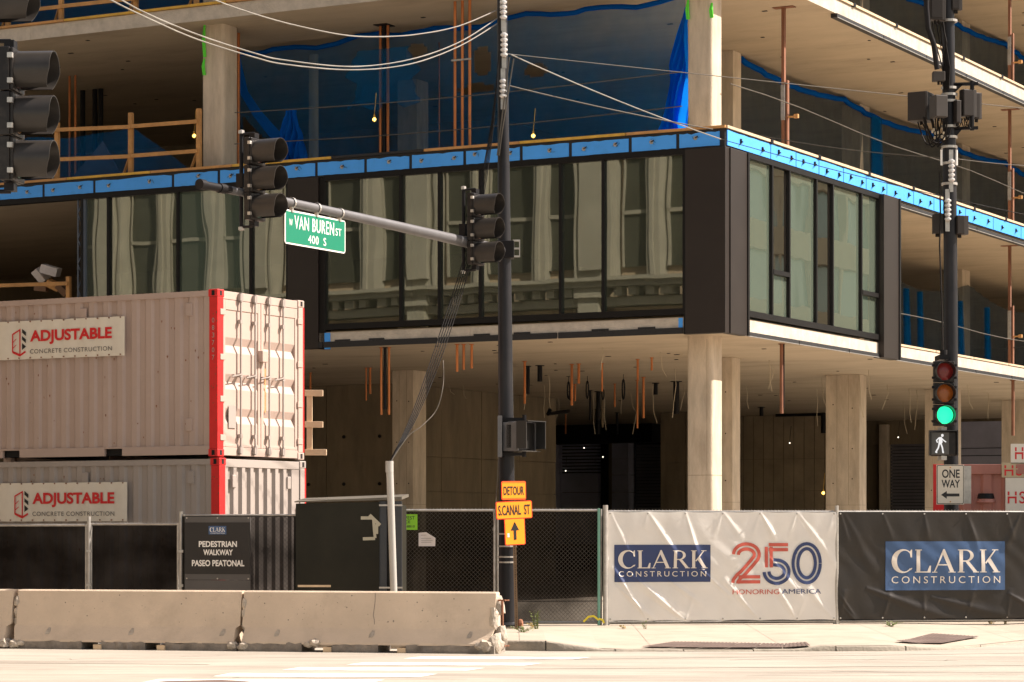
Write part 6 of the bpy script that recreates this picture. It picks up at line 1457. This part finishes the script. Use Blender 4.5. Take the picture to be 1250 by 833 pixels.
span('span_wire', (618, 66), PD, (1330, 141), 47, -.0, .007, m_wire_m, 'thin grey wire from signal pole past the corner column to the right')
span('span_wire', (624, 67), PD, (880, 170), 45, .05, .010, m_wire, 'pale cable slanting down from the pole to the building corner')
span('span_wire', (880, 170), 45, (1250, 262), 47, .05, .007, m_wire_d, 'dark wire below the blue band on the right')
span('span_wire', (622, 105), PD, (870, 158), 44, .03, .010, m_wire_m, 'knotted grey cable slanting to the building corner')
span('span_wire', (930, 166), 46, (1160, 193), QD, .06, .007, m_wire_m, 'grey wire from the building to the antenna pole')
span('span_wire', (1160, 193), QD, (1330, 204), 47, .05, .007, m_wire_m, 'grey wire leaving the antenna pole to the right')
# bundle from the pole head down to the conduit
for i in range(5):
    a = at(609 - i * .8, 62 + i * 12, PD - .12); m1 = at(600 - i * 1.8, 175 + i * 4, PD - .3); m2 = at(579 - i * 2.2, 300, 39.2); m3 = at(548 - i * 3, 410, 38.4); m4 = at(511 - i * 2, 505, 37.6); e_ = at(476.5 - i * .3, 565, 36.95)
    P0 = [a, m1, m2, m3, m4, e_]; pts = []
    for k in range(5):
        p0 = P0[max(0, k - 1)]; p1 = P0[k]; p2 = P0[k + 1]; p3 = P0[min(5, k + 2)]
        for s_ in range(6):
            t = s_ / 6; pts.append(.5 * ((2 * p1) + (p2 - p0) * t + (2 * p0 - 5 * p1 + 4 * p2 - p3) * t * t + (3 * p1 - p0 - 3 * p2 + p3) * t ** 3))
    pts.append(e_); cable('drop_cable', pts, .0075, m_wire_d, ['drop cable nearest the signal pole in the bundle to the white conduit', 'second drop cable from the pole in the bundle to the white conduit', 'middle drop cable of the bundle to the white conduit', 'fourth drop cable from the pole in the bundle to the white conduit', 'outermost drop cable of the bundle to the white conduit'][i])
P0 = [at(541, 440, 38.1), at(541, 470, 37.9), at(533, 500, 37.7), at(515, 520, 37.4), at(498, 533, 37.2), at(478, 562, 36.95)]
cable('drop_cable', spline(P0), .006, m_wire_m, 'pale loop of cable bulging right of the cable bundle')
cable('drop_cable', [at(609, 540, PD - .2), at(607, 590, PD - .25), at(603, 640, PD - .3), at(601, 648, PD - .3)], .008, m_wire_m, 'thin wire hanging left of the signal pole over the fence')
for i, (a, b) in enumerate((((622, 70), (611, 158)), ((627, 72), (613, 160)))): cable('drop_cable', [at(a[0], a[1], PD - .14), at(b[0], b[1], PD - .2), at(b[0] - 4, 190, PD - .2)], .012, m_wire_m, ('inner' if i == 0 else 'outer') + ' short cable loop crossing the front of the pole head')

# ================================================================== weeds, litter
def weed(px, py, h, n, mt, label, spread=.12, seed=1):
    r_ = random.Random(seed); p = on_walk(px, py); root = thing('weed', label, 'weed', tuple(p), 0, 'weeds along the fence'); mb = MB(); lf = MB()
    for i in range(n):
        a = r_.uniform(0, 6.28); q = Vector((math.cos(a) * spread * r_.random(), math.sin(a) * spread * r_.random(), h * r_.uniform(.5, 1)))
        b0 = Vector((r_.uniform(-.03, .03), r_.uniform(-.03, .03), 0)); mb.tube([b0, b0 + q * .5 + Vector((0, 0, .02)), b0 + q], .004, 3, .001)
        for k in range(7):
            t = r_.uniform(.2, 1); c = b0 + q * t; d = Vector((r_.uniform(-1, 1), r_.uniform(-1, 1), r_.uniform(-.2, .8))).normalized() * r_.uniform(.02, .045); s_ = d.cross(Vector((0, 0, 1))).normalized() * .010
            lf.add([c, c + d * .5 + s_, c + d, c + d * .5 - s_], [(0, 1, 2, 3)])
    obj('stem', mb, mt, root); obj('foliage', lf, mt, root)
weed(655, 768, .30, 14, m_leaf, 'tall green weed right of the signal pole foot', .10, 1); weed(638, 772, .09, 16, m_leaf, 'low green weed at the signal pole foot', .22, 2); weed(788, 768, .14, 4, m_leaf, 'small sprig below the white banner', .06, 3)
weed(1088, 765, .07, 16, m_leaf, 'low spreading weed below the black banner', .25, 4); weed(1210, 762, .20, 14, m_straw, 'dry straw weed below the black banner', .22, 5); weed(1228, 762, .18, 10, m_straw, 'dry weed at the right end of the black banner', .18, 6); weed(650, 767, .10, 8, m_straw, 'dry tuft between pole foot and green weed', .15, 7); weed(762, 768, .05, 6, m_straw, 'tiny dry tuft left under the white banner', .12, 8)
q = at(731, 757, 41.2); mb = MB(); ribbon(mb, [(0, 0), (-.08, .06), (-.16, .05), (-.24, -.03)], .03, 0, y=0); ribbon(mb, [(0, .02), (.06, -.0), (.08, -.05)], .03, 0, y=-.003); tag(obj('caution_tape', mb, m_tapey, None, (q.x, 41.22, q.z)), 'scrap of yellow tape tied at the teal post', 'tape')
